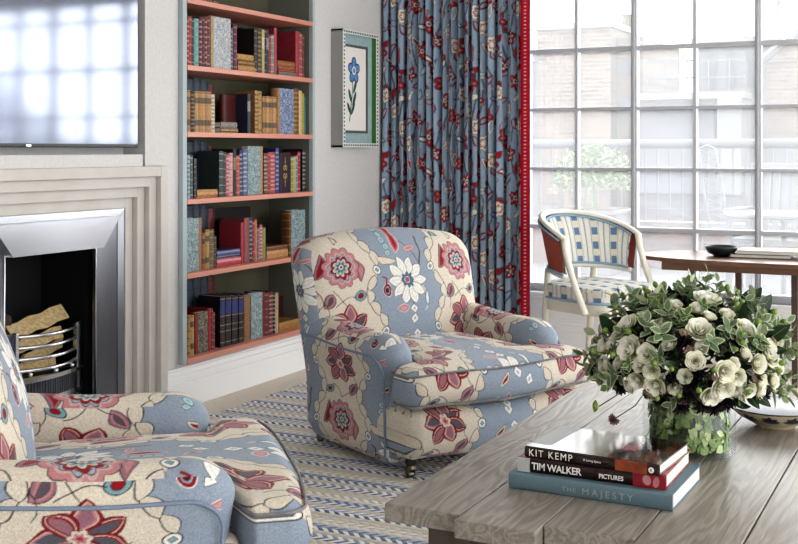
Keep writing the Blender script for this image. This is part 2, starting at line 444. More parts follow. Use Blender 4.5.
# plaited herringbone: slanted blocks leaning the other way on every second row
sgn = mth('SUBTRACT', mth('MULTIPLY', mth('MODULO', mth('ADD', rowi, 400), 2), 2), 1)
sh = mth('MULTIPLY', mth('MULTIPLY', sp.outputs[1], sgn), .9)
blk = mth('FRACT', mth('DIVIDE', mth('ADD', sp.outputs[0], sh), .042))
on = mth('LESS_THAN', blk, .5)
fr = mth('FRACT', mth('DIVIDE', sp.outputs[1], ROW * 9))
ra = N.new('ShaderNodeValToRGB'); ra.color_ramp.interpolation = 'CONSTANT'; rb = N.new('ShaderNodeValToRGB'); rb.color_ramp.interpolation = 'CONSTANT'
LB = (128, 145, 182); CRM = (242, 240, 235); BG = (214, 207, 195); LBG = (220, 214, 204); LT = (170, 182, 206)
SA = [BG, LBG, CRM, LT, LB, LB, CRM, BG, BG]; SB = [LBG, CRM, CRM, CRM, CRM, LT, CRM, LBG, CRM]
SA = [LB, LB, CRM, BG, LBG, BG, (110, 128, 170), LT, LBG]; SB = [CRM, (196, 200, 210), LBG, CRM, LBG, LBG, CRM, CRM, BG]
for r_, S in ((ra, SA), (rb, SB)):
    for k, c_ in enumerate(S):
        e = r_.color_ramp.elements[k] if k < 2 else r_.color_ramp.elements.new(k / 9)
        e.position = k / 9; e.color = L4(c_)
    Lk.new(fr, r_.inputs[0])
mx = N.new('ShaderNodeMix'); mx.data_type = 'RGBA'; Lk.new(on, mx.inputs[0]); Lk.new(rb.outputs[0], mx.inputs[6]); Lk.new(ra.outputs[0], mx.inputs[7])
Lk.new(mx.outputs[2], b.inputs['Base Color'])
bp = N.new('ShaderNodeBump'); bp.inputs['Strength'].default_value = .7; bp.inputs['Distance'].default_value = .006
hh = mth('ADD', mth('ABSOLUTE', mth('SINE', mth('MULTIPLY', sp.outputs[1], PI / ROW))), mth('ABSOLUTE', mth('SINE', mth('MULTIPLY', blk, PI))))
Lk.new(hh, bp.inputs['Height']); Lk.new(bp.outputs[0], b.inputs['Normal'])
rg = MB(); rg.box(-3.46, -.1, 1.2, 5.98, 0, .012)
rg.build('rug', M_rug, bevel=.004, label='flatwoven rug with blue, white and beige braided stripes on the carpet', cat='rug')

# ------------------------------------------------------------------ fireplace
M_stone = mat('pale_stone', (204, 200, 194), .7, noise=(9, (198, 193, 186), .4))
M_iron = mat('brushed_steel', (150, 152, 158), .30, 1., noise=(60, (140, 142, 148), .3, (1, 8, .1)))
M_darkiron = mat('cast_iron', (22, 22, 24), .6)
M_chrome = mat('polished_steel', (220, 222, 226), .18, 1.)
M_grate = mat('grate_steel', (120, 124, 134), .35, 1.)
fp = empty('fireplace', (-3.73, 4.06, 0), 0, 'pale stepped stone fireplace surround with a polished steel inner frame', 'fireplace')
fp.location = (0, 0, 0)
st = MB()
for k in range(4):           # nested frames stepping back toward the opening
    x1 = -3.690 - .030 * k; xb = x1 - .032 if k < 3 else -3.84
    o0, o1 = 3.40 + .05 * k, 4.741 - .056 * k; zt = 1.278 - .052 * k
    i0, i1 = o0 + .05, o1 - .056
    st.box(xb, x1, i1, o1, 0, zt); st.box(xb, x1, o0, i0, 0, zt); st.box(xb, x1, i0, i1, zt - .052, zt)
st.build('stone_surround', M_stone, fp, bevel=.003)
sf = MB()
O = (3.62, 4.512, .02, 1.068); I = (3.775, 4.368, .10, .884); xo, xi = -3.785, -3.846
def quad(a, b_, c_, d_): sf.add([a, b_, c_, d_], [(0, 1, 2, 3)])
T = .016
def splay(xo, xi, O, I):
    o = [(xo, O[0], O[2]), (xo, O[1], O[2]), (xo, O[1], O[3]), (xo, O[0], O[3])]
    i = [(xi, I[0], I[2]), (xi, I[1], I[2]), (xi, I[1], I[3]), (xi, I[0], I[3])]
    for k in (1, 3):
        a, b_, c_, d_ = o[k], o[(k + 1) % 4], i[(k + 1) % 4], i[k]
        back = [(p[0] - T, p[1], p[2]) for p in (a, b_, c_, d_)]
        jm = MB(); jm.hexa(back, [a, b_, c_, d_]); jm.build('steel_jamb', M_iron, fp)
O2 = (O[0] + .03, O[1] - .030, O[2], O[3] - .045)
splay(-3.785, -3.800, O, O2); splay(-3.806, xi, O2, I)
s = MB(); s.add([(-3.86, O[0], O[3]), (-3.86, O[1], O[3]), (-3.86, I[1], I[3]), (-3.86, I[0], I[3]), (-3.785, O[0], O[3]), (-3.785, O[1], O[3]), (-3.788, I[1], I[3]), (-3.788, I[0], I[3])], [(0, 1, 2, 3), (7, 6, 5, 4), (0, 4, 5, 1), (1, 5, 6, 2), (2, 6, 7, 3), (3, 7, 4, 0)])
s.build('steel_header', mat('window_lit_steel', (232, 236, 244), .22, 1.), fp)  # window reflection put into the header as a paler steel colour
s = MB(); s.tube([(-3.783, O[0] + .03, O[3] - .035), (-3.783, O[1] - .025, O[3] - .035)], .003, 6); s.build('header_bead', M_chrome, fp)
rim = MB(); rim.tube([(xi + .004, I[0], .1), (xi + .004, I[0], I[3]), (xi + .004, I[1], I[3]), (xi + .004, I[1], .1)], .006, 8)
rim.build('steel_rim', M_chrome, fp, smooth=True)
fb = MB(); fb.box(-4.25, -4.2, 3.60, 4.52, 0, .98); fb.box(-4.2, -3.905, 3.60, I[0] - .005, 0, .98); fb.box(-4.2, -3.905, I[1] + .005, 4.52, 0, .98); fb.box(-4.2, -3.905, 3.74, 4.44, I[3] + .005, .98)
fb.box(-4.2, -3.70, 3.745, 4.425, 0, .02)
fb.build('firebox', M_darkiron, fp)
gr = empty('fire_grate', (-3.93, 4.10, .02), 0, 'steel fire basket with bowed front bars inside the fireplace', 'fire grate')
def rel(mb):
    for i, q in enumerate(mb.v): mb.v[i] = (q[0] + 3.93, q[1] - 4.10, q[2] - .02)
    return mb
for y0, y1 in ((3.785, 3.905), (4.322, 4.362)):
    p = MB(); p.box(-3.945, -3.925, y0, y1, .10, .515); rel(p).build('side_panel', M_grate, gr, bevel=.003)
for y in (3.915, 4.315):
    p = MB(); p.box(-3.93, -3.902, y - .010, y + .010, .115, .52); rel(p).build('post', M_chrome, gr, bevel=.003)
for z in (.500, .448, .395, .342):
    p = MB(); pts = [(-3.915 + .045 * math.sin(PI * t), 3.915 + .4 * t, z - .006 * math.sin(PI * t)) for t in np.linspace(0, 1, 15)]
    p.tube(pts, .0095, 8); rel(p).build('bar', M_chrome, gr, smooth=True)
ap = MB()
n = 34
for k in range(n):
    t0, t1 = k / n, (k + .62) / n
    f = lambda t, d=0: (-3.915 + .048 * math.sin(PI * t) - d, 3.788 + .574 * t)
    a, b_ = f(t0), f(t1); a2, b2 = f(t0, .02), f(t1, .02)
    ap.hexa([(a2[0], a2[1], .205), (b2[0], b2[1], .205), (b_[0], b_[1], .205), (a[0], a[1], .205)], [(a2[0], a2[1], .285), (b2[0], b2[1], .285), (b_[0], b_[1], .285), (a[0], a[1], .285)])
rel(ap).build('fluted_apron', M_grate, gr)
for z0, z1, e in ((.285, .305, .004), (.18, .205, .002)):
    p = MB(); t_ = np.linspace(0, 1, 20)
    outer = [(-3.915 + .048 * math.sin(PI * t) + e, 3.788 + .574 * t) for t in t_]; inner = [(x - .035, y) for x, y in outer][::-1]
    p.prism(outer + inner, z0, z1); rel(p).build('apron_rail', M_chrome, gr)
for t in (.12, .5, .88):
    p = MB(); p.ball((-3.902 + .043 * math.sin(PI * t), 3.935 + .36 * t, .3205), .0125); rel(p).build('ball_finial', M_chrome, gr, smooth=True)
p = MB(); p.box(-4.15, -3.93, 3.92, 4.31, .302, .308); rel(p).build('ash_tray', M_darkiron, gr)
# split logs lying in the basket
M_log = mat('split_oak', (222, 202, 160), .8, noise=(14, (176, 146, 96), .2, (1, 4, 6)), bump=(40, .6, (1, 1, 5)))
M_bark = mat('bark', (96, 76, 58), .9, noise=(30, (44, 36, 32), .1), bump=(60, 1.))
def log(c, L, r, az, tilt, roll, label, name='firewood_log'):
    o = empty(name, c, 0, label, 'firewood', None)
    rr = random.Random(int(abs(c[1]) * 1000 + c[2] * 777)); Mx = Matrix.Rotation(az, 4, 'Z') @ Matrix.Rotation(tilt, 4, 'Y') @ Matrix.Rotation(roll, 4, 'X')
    K = 9
    def prof(s): return [(s, (r + .006 * math.sin(s * 40 + a)) * math.cos(a), (r + .005 * math.cos(s * 33)) * math.sin(a)) for a in np.linspace(0, PI, K)]
    wd = MB(); cols = [prof(s) for s in np.linspace(-L / 2, L / 2, 6)]
    vs = [Mx @ Vector(q) for cl in cols for q in cl]
    fs = [(i * K + j, i * K + j + 1, (i + 1) * K + j + 1, (i + 1) * K + j) for i in range(5) for j in range(K - 1)]
    bk = MB().add(vs, fs); bk.build('bark', M_bark, o, smooth=True)
    core = MB(); cc = [[(q[0], q[1] * .96, q[2] * .94) for q in cl] for cl in cols]
    vs = [Mx @ Vector(q) for cl in cc for q in cl]
    fs = [tuple(range(K))[::-1], tuple(range(5 * K, 6 * K))] + [(i * K, i * K + K - 1, (i + 1) * K + K - 1, (i + 1) * K) for i in range(5)] + fs
    core.add(vs, fs).build('split_wood', M_log, o)
    return o
log((-3.985, 4.13, .540), .32, .042, R(80), R(-13), R(-125), 'pale split log resting on top of the pile in the fire basket')
log((-3.955, 4.09, .460), .33, .031, R(88), R(-7), R(-100), 'split log showing its yellow face behind the second bar')
log((-3.965, 4.15, .400), .28, .028, R(95), R(-7), R(-80), 'rough split log in the middle of the fire basket')
log((-3.955, 4.06, .341), .28, .027, R(84), R(-4), R(-95), 'split log lying lowest in the fire basket')
log((-4.08, 3.93, .575), .17, .038, R(75), R(18), R(20), 'bark covered log sticking up at the left of the fire basket')

# ------------------------------------------------------------------ television
M_black = mat('black_plastic', (30, 32, 36), .35)
M_screen = mat('television_glass', (118, 122, 132), .11, .85, Specular_Tint=(1, 1, 1, 1)) if False else mat('television_glass', (118, 122, 134), .085, .95)
tv = MB(); Y0, Y1, Z0, Z1 = 3.16 + .18, 4.568, 1.372, 2.16
tv.box(-3.80, -3.742, Y0, Y1, Z0, Z1); tvo = tv.build('television', M_black, bevel=.004, label='large flat television with a black rim recessed above the fireplace', cat='television')
s = MB(); s.box(-3.742, -3.7385, Y0 + .009, Y1 - .009, Z0 + .017, Z1 - .009); s.build('screen', M_screen, tvo)
s = MB(); s.box(-3.742, -3.737, 4.10 - .3, 4.13 - .3, Z0 + .004, Z0 + .013); s.build('badge', M_chrome, tvo)
s = MB(); s.box(-3.86, -3.80, 3.7, 4.2, 1.5, 1.95); s.build('wall_bracket', M_black, tvo)

# ------------------------------------------------------------------ curtain
cloth2 = make_curtain_cloth()
M_curt = fabric_mat('curtain_linen')
cur = empty('curtain', (-3.19, 7.20, 0), 0, 'blue floral full length curtain with a red braided edge beside the window', 'curtain')
X0c, X1c, n_f = -3.724, -2.615, 18
def fold(t, z):
    """t 0..1 across; returns y offset"""
    sway = .25 * math.sin(z * 1.1 + 1) if not isinstance(z, np.ndarray) else .25 * np.sin(z * 1.1 + 1)
    ph = 2 * PI * (n_f * (t + .012 * np.sin(9 * t + 1.5)) + .10 * np.sin(23 * t + 2 * z) + .06 * sway)
    a = .036 + .010 * np.sin(31 * t + 1.3 * z)
    s_ = np.sin(ph)
    return a * np.sign(s_) * np.abs(s_) ** .8
nu, nv = 620, 560
T_, Z_ = np.meshgrid(np.linspace(0, 1, nu), np.linspace(.012, 2.86, nv), indexing='ij')
Yf = fold(T_, Z_); end = np.clip((1 - T_) / .05, 0, 1); Yf = Yf * (end ** .5)
Xf = X0c + T_ * (X1c - X0c) - .010 * np.cos(2 * PI * n_f * T_ * 2) * end
P = np.stack([Xf + 3.19, Yf, Z_], -1)
dx = np.diff(Xf[:, 200]); dy = np.diff(Yf[:, 200]); sarc = np.concatenate([[0], np.cumsum(np.hypot(dx, dy))])
uu = np.repeat(sarc[:, None], nv, 1)
colr = cloth2.sample(uu.ravel() / 1.3, Z_.ravel() / 1.3)
npmesh('cloth_panel', P.reshape(-1, 3), grid_faces(nu, nv), colr, M_curt, cur)
# red braid down the leading edge with pale stitches
nb, nz = 24, 900
T_, Z_ = np.meshgrid(np.linspace(0, 1, nb), np.linspace(.012, 2.86, nz), indexing='ij')
P = np.stack([X1c - .050 + .058 * T_ + 3.19, -.052 + .02 * T_ - .004 * np.sin(PI * T_), Z_], -1)
red = np.zeros(T_.shape + (3,)); red[:] = lin((168, 24, 46))
dots = (np.abs(T_ - .5) < .11) & ((Z_ / .024 % 1) < .38); red[dots] = lin((214, 150, 156))
dots = (np.abs(T_ - .1) < .06) | (np.abs(T_ - .92) < .08); red[dots & ((Z_ / .014 % 1) < .5)] = lin((120, 12, 30))
npmesh('braid_trim', P.reshape(-1, 3), grid_faces(nb, nz), red.reshape(-1, 3), M_curt, cur)
M_pole = mat('curtain_pole_metal', (90, 90, 94), .4, 1.)
p = MB(); p.tube([(-3.70 + 3.19, -.02, 2.872), (-2.5 + 3.19, -.02, 2.872)], .012, 12); p.build('curtain_rail', M_pole, cur, smooth=True)

# ------------------------------------------------------------------ framed flower picture on the wall
pf = empty('wall_picture', (-3.73, 6.733, 1.763), 0, 'boxed picture of a blue embroidered flower with a checked rim beside the bookcase', 'picture')
fy, fz, dp = .246, .385, .092
M_grey = mat('frame_grey', (150, 150, 148), .6); M_rim = mat('frame_rim_white', (226, 228, 224), .5); M_dot = mat('frame_check', (62, 68, 66), .6)
M_mat = mat('picture_mount', (168, 190, 192), .9, noise=(50, (150, 174, 178), .4)); M_green = mat('frame_green', (84, 134, 70), .7)
M_paper = mat('picture_paper', (232, 228, 222), .9); M_dk = mat('inner_frame', (92, 92, 92), .5)
s = MB()
for (a, b_, c_, d_) in ((-fy, fy, fz - .012, fz), (-fy, fy, -fz, -fz + .012), (-fy, -fy + .012, -fz, fz), (fy - .012, fy, -fz, fz)): s.box(0, dp - .004, a, b_, c_, d_)
s.build('box_side', M_grey, pf)
s = MB()
rw = .027
for (a, b_, c_, d_) in ((-fy, fy, fz - rw, fz), (-fy, fy, -fz, -fz + rw), (-fy, -fy + rw, -fz + rw, fz - rw), (fy - rw, fy, -fz + rw, fz - rw)): s.box(dp - .004, dp, a, b_, c_, d_)
s.build('rim', M_rim, pf)
s = MB()
for k in range(30):
    z = -fz + .013 + k * (2 * fz - .026) / 29
    for y in (-fy + .0135, fy - .0135): s.box(dp, dp + .001, y - .0065, y + .0065, z - .0065, z + .0065)
for k in range(1, 19):
    y = -fy + .0135 + k * (2 * fy - .027) / 19
    for z in (-fz + .0135, fz - .0135): s.box(dp, dp + .001, y - .0065, y + .0065, z - .0065, z + .0065)
s.build('rim_check', M_dot, pf)
s = MB(); s.box(.050, dp - .005, fy - .016, fy - .0125, -fz + .012, fz - .012); s.build('green_lining', M_green, pf)
s = MB(); s.box(.004, .050, -fy + .012, fy - .012, -fz + .012, fz - .012); s.build('mount', M_mat, pf)
s = MB(); iy0, iy1, iz0, iz1 = -.195, .150, -.29, .295
for (a, b_, c_, d_) in ((iy0, iy1, iz1 - .016, iz1), (iy0, iy1, iz0, iz0 + .016), (iy0, iy0 + .016, iz0, iz1), (iy1 - .016, iy1, iz0, iz1)): s.box(.050, .062, a, b_, c_, d_)
s.build('inner_frame', M_dk, pf)
s = MB(); s.box(.050, .054, iy0 + .014, iy1 - .014, iz0 + .014, iz1 - .014); paper = s.build('paper', M_paper, pf)
M_pb = mat('stitched_blue', (72, 112, 166), .9, noise=(60, (120, 160, 200), .3)); M_pd = mat('stitched_navy', (36, 56, 104), .9); M_pg = mat('stitched_green', (62, 112, 92), .9, noise=(50, (30, 66, 66), .3))
def flat(name, polys, m, x):
    s = MB()
    for p in polys: s.add([(x, y, z) for y, z in p], [tuple(range(len(p)))])
    return s.build(name, m, paper)
def ellp(cy, cz, a, b_, rot, n=18): return [(cy + a * math.cos(t) * math.cos(rot) - b_ * math.sin(t) * math.sin(rot), cz + a * math.cos(t) * math.sin(rot) + b_ * math.sin(t) * math.cos(rot)) for t in np.linspace(0, 2 * PI, n, endpoint=False)]
fc = (-.035, .125)
flat('petal_outline', [ellp(fc[0] + .045 * math.cos(a), fc[1] + .052 * math.sin(a), .040, .034, a) for a in np.arange(5) * 2 * PI / 5 + PI / 2], M_pd, 0.0552)
flat('petals', [ellp(fc[0] + .045 * math.cos(a), fc[1] + .052 * math.sin(a), .031, .025, a) for a in np.arange(5) * 2 * PI / 5 + PI / 2], M_pb, 0.0558)
flat('flower_centre', [ellp(fc[0], fc[1], .026, .028, 0)], M_paper, 0.0564); flat('flower_eye', [ellp(fc[0], fc[1], .016, .018, 0)], M_pb, .057)
lv = [[(-.058, .08), (-.050, .08), (-.052, -.02), (-.074, -.13), (-.092, -.215), (-.102, -.213), (-.082, -.12), (-.060, -.02)]]
for (y, z, a, b_, r_) in ((-.020, .02, .052, .015, 1.1), (-.088, -.045, .05, .015, 2.0), (-.030, -.065, .056, .016, 1.15), (-.105, -.125, .042, .014, 2.1), (-.050, -.13, .048, .014, 1.0)): lv.append(ellp(y, z, a, b_, r_))
flat('stem_and_leaves', lv, M_pg, 0.0556)

# ------------------------------------------------------------------ armchairs
cloth = make_crewel()
M_crewel = fabric_mat('crewel_linen')
M_bluelinen = mat('blue_linen', (140, 152, 168), .95, noise=(240, (116, 130, 150), .2), spec=.15)
M_darkwood = mat('dark_wood', (34, 26, 24), .35)
M_brass = mat('castor_metal', (120, 112, 100), .3, 1.)
def sstep(a, b_, x): t = np.clip((x - a) / (b_ - a), 0, 1); return t * t * (3 - 2 * t)
def soft(name, centre, half, rv, res, deform, uvf, parent, m=None, tile=None):
    V, F, A = rbox_points(*half, rv, res)
    Vw = V + np.array(centre)
    u, v = uvf(Vw, A)
    col = (tile or cloth).sample(u, v)
    if deform is not None: Vw = deform(Vw)
    return npmesh(name, Vw, F, col, m or M_crewel, parent)

def arm_deform(sg):
    def f(P):
        x, y, z = P.T.copy()
        top = sstep(.30, .56, z)
        # top slopes up to the back, drops in front in a scroll
        z = z + top * (-.028 + .025 * sstep(.10, -.34, x))
        x = x - .04
        # roll: top wider outward, waist below
        roll = np.exp(-((z - .50) / .085) ** 2)
        y = y + sg * .018 * roll
        waist = np.exp(-((z - .34) / .10) ** 2)
        x = x - .022 * sstep(.25, .38, x) * waist + .014 * sstep(.25, .38, x) * np.exp(-((z - .52) / .07) ** 2)
        # outer panel slopes in toward the floor
        return np.stack([x, y, z], 1)
    return f
def back_deform(P):
    x, y, z = P.T.copy()
    t = np.clip((z - .30) / .65, 0, 1)
    z = z + t * .055 * (1 - (y / .46) ** 2) 
    x = x - .15 * t ** 1.2
    front = sstep(-.40, -.26, P[:, 0])
    x = x + front * .075 * np.cos(np.clip(y / .46, -1, 1) * PI / 2) * np.sin(np.clip((z - .3) / .65, 0, 1) * PI) ** .7
    y = y * (1 + .04 * np.sin(t * PI * .6))
    return np.stack([x, y, z], 1)
def cush_deform(z0, z1, nose, yin):
    zc = (z0 + z1) / 2
    def f(P):
        x, y, z = P.T.copy()
        k = yin + (1 - yin) * sstep(.335, .40, x)
        cr = (1 - (y / .5) ** 2).clip(0, 1)
        crx = np.sin(np.clip((x + .30) / .86, 0, 1) * PI) ** .6
        up = sstep(zc - .02, z1, z)
        z = z + up * nose * cr * crx - .006 * np.cos(y * 9)
        x = x - .035 + sstep(.3, .5, x) * (.035 * (1 - (y / .5) ** 2) + .016 * np.cos((P[:, 2] - zc) / (z1 - zc) * PI / 2))
        y = y * k
        return np.stack([x, y, z], 1)
    return f

def make_armchair(label):
    t = empty('armchair', (0, 0, 0), 0, label, 'armchair', 'floral armchairs by the fireplace')
    # back (full height, outside back reaches down to the base)
    side_v = lambda P: P[:, 2] - .42
    def uv_back(P, A):
        u = np.where(A == 1, P[:, 0] + .32 + .32, P[:, 1] + .32); v = P[:, 2] - .52 + np.where(A == 2, P[:, 0] + .25, 0)
        return u, v
    soft('backrest', (-.33, 0, .485), (.11, .472, .43), (.085, .12, .10), .0034, back_deform, uv_back, t)
    # frame body under the cushions
    soft('seat_base', (-.02, 0, .225), (.36, .455, .145), (.03, .03, .05), .006, None, lambda P, A: (np.where(A == 1, P[:, 0] + .01, P[:, 1] + .32), P[:, 2] - .42), t)
    def uv_front(P, A): return P[:, 1] + .33 + .0 * P[:, 0], np.where(A == 2, P[:, 0] - .52, P[:, 2] + .27)
    soft('front_border', (.32, 0, .193), (.19, .478, .105), (.08, .05, .085), .0034, cush_deform(.09, .31, .004, 1.), uv_front, t)
    def uv_cush(P, A): return P[:, 1] + .32, np.where(A == 2, P[:, 0] * .8 + .23, P[:, 2] + .055)
    cu = soft('seat_cushion', (.145, 0, .380), (.385, .500, .080), (.055, .055, .074), .0034, cush_deform(.300, .460, .036, .61), uv_cush, t)
    # piping round the cushion edges
    f = cush_deform(.300, .460, .036, .61)
    for zz in (.440, .320):
        pts = []
        X0, X1, YY, rc = -.20, .522, .494, .05
        for (cx, cy, a0) in ((X1 - rc, YY - rc, 0), (X0 + rc, YY - rc, 90), (X0 + rc, -YY + rc, 180), (X1 - rc, -YY + rc, 270)):
            for a in np.linspace(R(a0), R(a0 + 90), 8): pts.append((cx + rc * math.cos(a), cy + rc * math.sin(a), zz))
        dense = []
        for a, b_ in zip(pts, pts[1:] + pts[:1]):
            n = max(1, int(math.dist(a, b_) / .02))
            for k in range(n): dense.append([a[i] + (b_[i] - a[i]) * k / n for i in range(3)])
        D = f(np.array(dense)); mb = MB(); mb.tube([tuple(q) for q in D], .0044, 6, closed=True)
        mb.build('piping', M_crewel_plain, cu, smooth=True)
    # arms
    for sg in (-1, 1):
        def uv_arm(P, A):
            # cream panel on the outside, blue down the front edge
            u = np.where(A == 0, .235 + (P[:, 1] - sg * .395) * .3, P[:, 0] * .8 + .01)
            zt = .600; yo = (P[:, 1] - sg * .392) * sg          # one strip wrapped over the roll
            v = np.where(A == 0, P[:, 2] * .2 + .37, np.where(A == 2, zt - .43 + (.088 - yo), np.where(yo > 0, P[:, 2] - .43, 2 * zt - P[:, 2] - .43 + .176)))
            # inner face carries on over the top
            return u, v
        a = soft('arm', (-.015, sg * .392, .315), (.375, .088, .285), (.12, .080, .10), .0032, arm_deform(sg), uv_arm, t)
        # welt following the outside panel
        g = arm_deform(sg); pts = []
        for x in np.linspace(-.34, .24, 26): pts.append((x, sg * .482, .515))
        for an in np.linspace(90, 0, 12): pts.append((.24 + .09 * math.cos(R(an)), sg * .482, .425 + .09 * math.sin(R(an))))
        for z in np.linspace(.41, .06, 14): pts.append((.33, sg * .482, z))
        D = g(np.array(pts)); mb = MB(); mb.tube([tuple(q) for q in D], .0055, 6); mb.build('welt', M_bluelinen, a, smooth=True)
    # turned legs on castors
    for (x, y) in ((.36, .40), (.36, -.40), (-.36, .40), (-.36, -.40)):
        mb = MB(); mb.lathe([(.026, .12), (.027, .09), (.020, .078), (.023, .068), (.016, .05), (.018, .042)], (x, y, 0), 14)
        lg = mb.build('leg', M_darkwood, t, smooth=True)
        mb = MB(); mb.lathe([(.019, .055), (.021, .042), (.014, .034)], (x, y, 0), 12)
        M_ = Matrix.Translation((x - .01, y, .0165)) @ Matrix.Rotation(R(90), 4, 'X')
        mb.lathe([(.006, -.013), (.0165, -.011), (.0165, .011), (.006, .013)], (0, 0, 0), 14, M_)
        mb.box(x - .018, x + .008, y - .016, y - .013, .012, .045); mb.box(x - .018, x + .008, y + .013, y + .016, .012, .045)
        mb.build('castor', M_brass, lg)
    return t
M_crewel_plain = mat('cream_piping', (150, 146, 142), .95, noise=(18, (96, 98, 108), .2))
chA = make_armchair('floral armchair standing beyond the coffee table, its back toward the bookcase and curtain')
chA.location = (-2.175, 4.755, .012); chA.rotation_euler = (0, 0, R(-29.0))
chB = clone(chA, None, (-2.185, 2.520, .012), R(40.5))
chB['label'] = 'nearest floral armchair, cut by the bottom left corner, in front of the fireplace'

# ------------------------------------------------------------------ coffee table
M_oak = bpy.data.materials.new('limed_oak'); M_oak.use_nodes = True
nt = M_oak.node_tree; N = nt.nodes; Lk = nt.links; b = N['Principled BSDF']
tc = N.new('ShaderNodeTexCoord'); mp = N.new('ShaderNodeMapping'); mp.inputs['Scale'].default_value = (1, .13, 1); Lk.new(tc.outputs['Object'], mp.inputs[0])
n1 = N.new('ShaderNodeTexNoise'); n1.inputs['Scale'].default_value = 9; n1.inputs['Detail'].default_value = 3; n1.inputs['Distortion'].default_value = .6; Lk.new(mp.outputs[0], n1.inputs['Vector'])
wv = N.new('ShaderNodeMath'); wv.operation = 'MULTIPLY'; wv.inputs[1].default_value = 70; Lk.new(n1.outputs['Fac'], wv.inputs[0])
sn = N.new('ShaderNodeMath'); sn.operation = 'SINE'; Lk.new(wv.outputs[0], sn.inputs[0])
rp = N.new('ShaderNodeValToRGB'); rp.color_ramp.elements[0].color = L4((128, 120, 112)); rp.color_ramp.elements[1].color = L4((148, 141, 133)); rp.color_ramp.elements[0].position = .0; rp.color_ramp.elements[1].position = .9
mr = N.new('ShaderNodeMapRange'); mr.inputs[1].default_value = -1; Lk.new(sn.outputs[0], mr.inputs[0]); Lk.new(mr.outputs[0], rp.inputs[0])
mp2 = N.new('ShaderNodeMapping'); mp2.inputs['Scale'].default_value = (1, .03, 1); Lk.new(tc.outputs['Object'], mp2.inputs[0])
n2 = N.new('ShaderNodeTexNoise'); n2.inputs['Scale'].default_value = 160; Lk.new(mp2.outputs[0], n2.inputs['Vector'])
m3 = N.new('ShaderNodeMapRange'); m3.inputs[1].default_value = .35; m3.inputs[2].default_value = .65; m3.inputs[3].default_value = .86; m3.inputs[4].default_value = 1.1; Lk.new(n2.outputs['Fac'], m3.inputs[0])
mx = N.new('ShaderNodeMix'); mx.data_type = 'RGBA'; mx.blend_type = 'MULTIPLY'; mx.inputs[0].default_value = 1; Lk.new(rp.outputs[0], mx.inputs[6]); Lk.new(m3.outputs[0], mx.inputs[7])
Lk.new(mx.outputs[2], b.inputs['Base Color']); b.inputs['Roughness'].default_value = .42
bp = N.new('ShaderNodeBump'); bp.inputs['Strength'].default_value = .25; bp.inputs['Distance'].default_value = .002; Lk.new(mr.outputs[0], bp.inputs['Height']); Lk.new(bp.outputs[0], b.inputs['Normal'])
M_oakdark = mat('oak_leg', (98, 88, 78), .6, noise=(16, (62, 54, 48), .1, (1, 1, .1)))
ct = empty('coffee_table', (-.80, 3.48, 0), 0, 'low grey limed oak plank coffee table in the foreground', 'coffee table')
px = [-1.352, -1.139, -.926, -.70, -.47, -.25]; py = [2.625, 2.585, 2.640, 2.600, 2.630]
for k in range(5):
    s = MB(); s.box(px[k] + .0015 + .80, px[k + 1] - .0015 + .80, py[k] - 3.48, 4.35 + .02 * (k % 2) - 3.48, .404, .450)
    for i, q in enumerate(s.v): s.v[i] = (q[0], q[1], q[2])
    s.build('plank', M_oak, ct, bevel=.003)
for x in (-1.19, -.42):
    for y in (2.74, 4.22):
        s = MB(); cx, cy = x + .80, y - 3.48; a = .062
        s.hexa([(cx - a, cy - a, 0.012), (cx + a, cy - a, 0.012), (cx + a, cy + a, 0.012), (cx - a, cy + a, 0.012)], [(cx - a, cy - a, .404), (cx + a, cy - a, .404), (cx + a, cy + a, .404), (cx - a, cy + a, .404)])
        s.build('leg', M_oakdark, ct, bevel=.004)
s = MB(); s.box(-.33, .32, -.78, -.70, .30, .404); s.box(-.33, .32, .70, .78, .30, .404); s.box(-.42, -.36, -.68, .68, .32, .404); s.box(.35, .41, -.68, .68, .32, .404)
s.build('apron', M_oakdark, ct)

# ------------------------------------------------------------------ books on the coffee table
M_page = mat('book_pages', (226, 222, 214), .8, noise=(8, (206, 202, 192), .3, (1, 1, 60)))
M_teal = mat('teal_cloth', (104, 126, 136), .7, noise=(300, (94, 116, 126), .3))
M_jacket1 = bpy.data.materials.new('photo_jacket'); M_jacket1.use_nodes = True
def jacket(m, cols, scale, rough=.12):
    nt = m.node_tree; N = nt.nodes; b = N['Principled BSDF']; b.inputs['Roughness'].default_value = rough
    tc = N.new('ShaderNodeTexCoord'); n = N.new('ShaderNodeTexNoise'); n.inputs['Scale'].default_value = scale; n.inputs['Detail'].default_value = 3
    nt.links.new(tc.outputs['Object'], n.inputs['Vector']); r = N.new('ShaderNodeValToRGB')
    for k, (p, c) in enumerate(cols):
        e = r.color_ramp.elements[k] if k < 2 else r.color_ramp.elements.new(p)
        e.position = p; e.color = L4(c)
    nt.links.new(n.outputs['Fac'], r.inputs[0]); nt.links.new(r.outputs[0], b.inputs['Base Color'])
jacket(M_jacket1, [(0.35, (30, 24, 24)), (.48, (70, 50, 44)), (.55, (120, 80, 60)), (.62, (52, 62, 62)), (.7, (150, 120, 100))], 9)
M_jacket2 = mat('dark_red_jacket', (44, 20, 26), .2, noise=(7, (22, 16, 20), .3))
M_red = mat('red_jacket', (140, 26, 44), .22); M_ltgrey = mat('pale_grey_cover', (176, 180, 180), .5); M_black2 = mat('black_jacket', (26, 22, 22), .2, noise=(14, (54, 36, 28), .1))
M_letter = mat('lettering_white', (236, 234, 230), .5); M_letgold = mat('lettering_gold', (150, 162, 164), .5, .1)
M_orange = mat('jacket_warm_photo', (176, 92, 44), .25, noise=(22, (96, 36, 28), .1))
M_pale = mat('jacket_pale_photo', (206, 176, 178), .25, noise=(12, (160, 60, 70), .1))
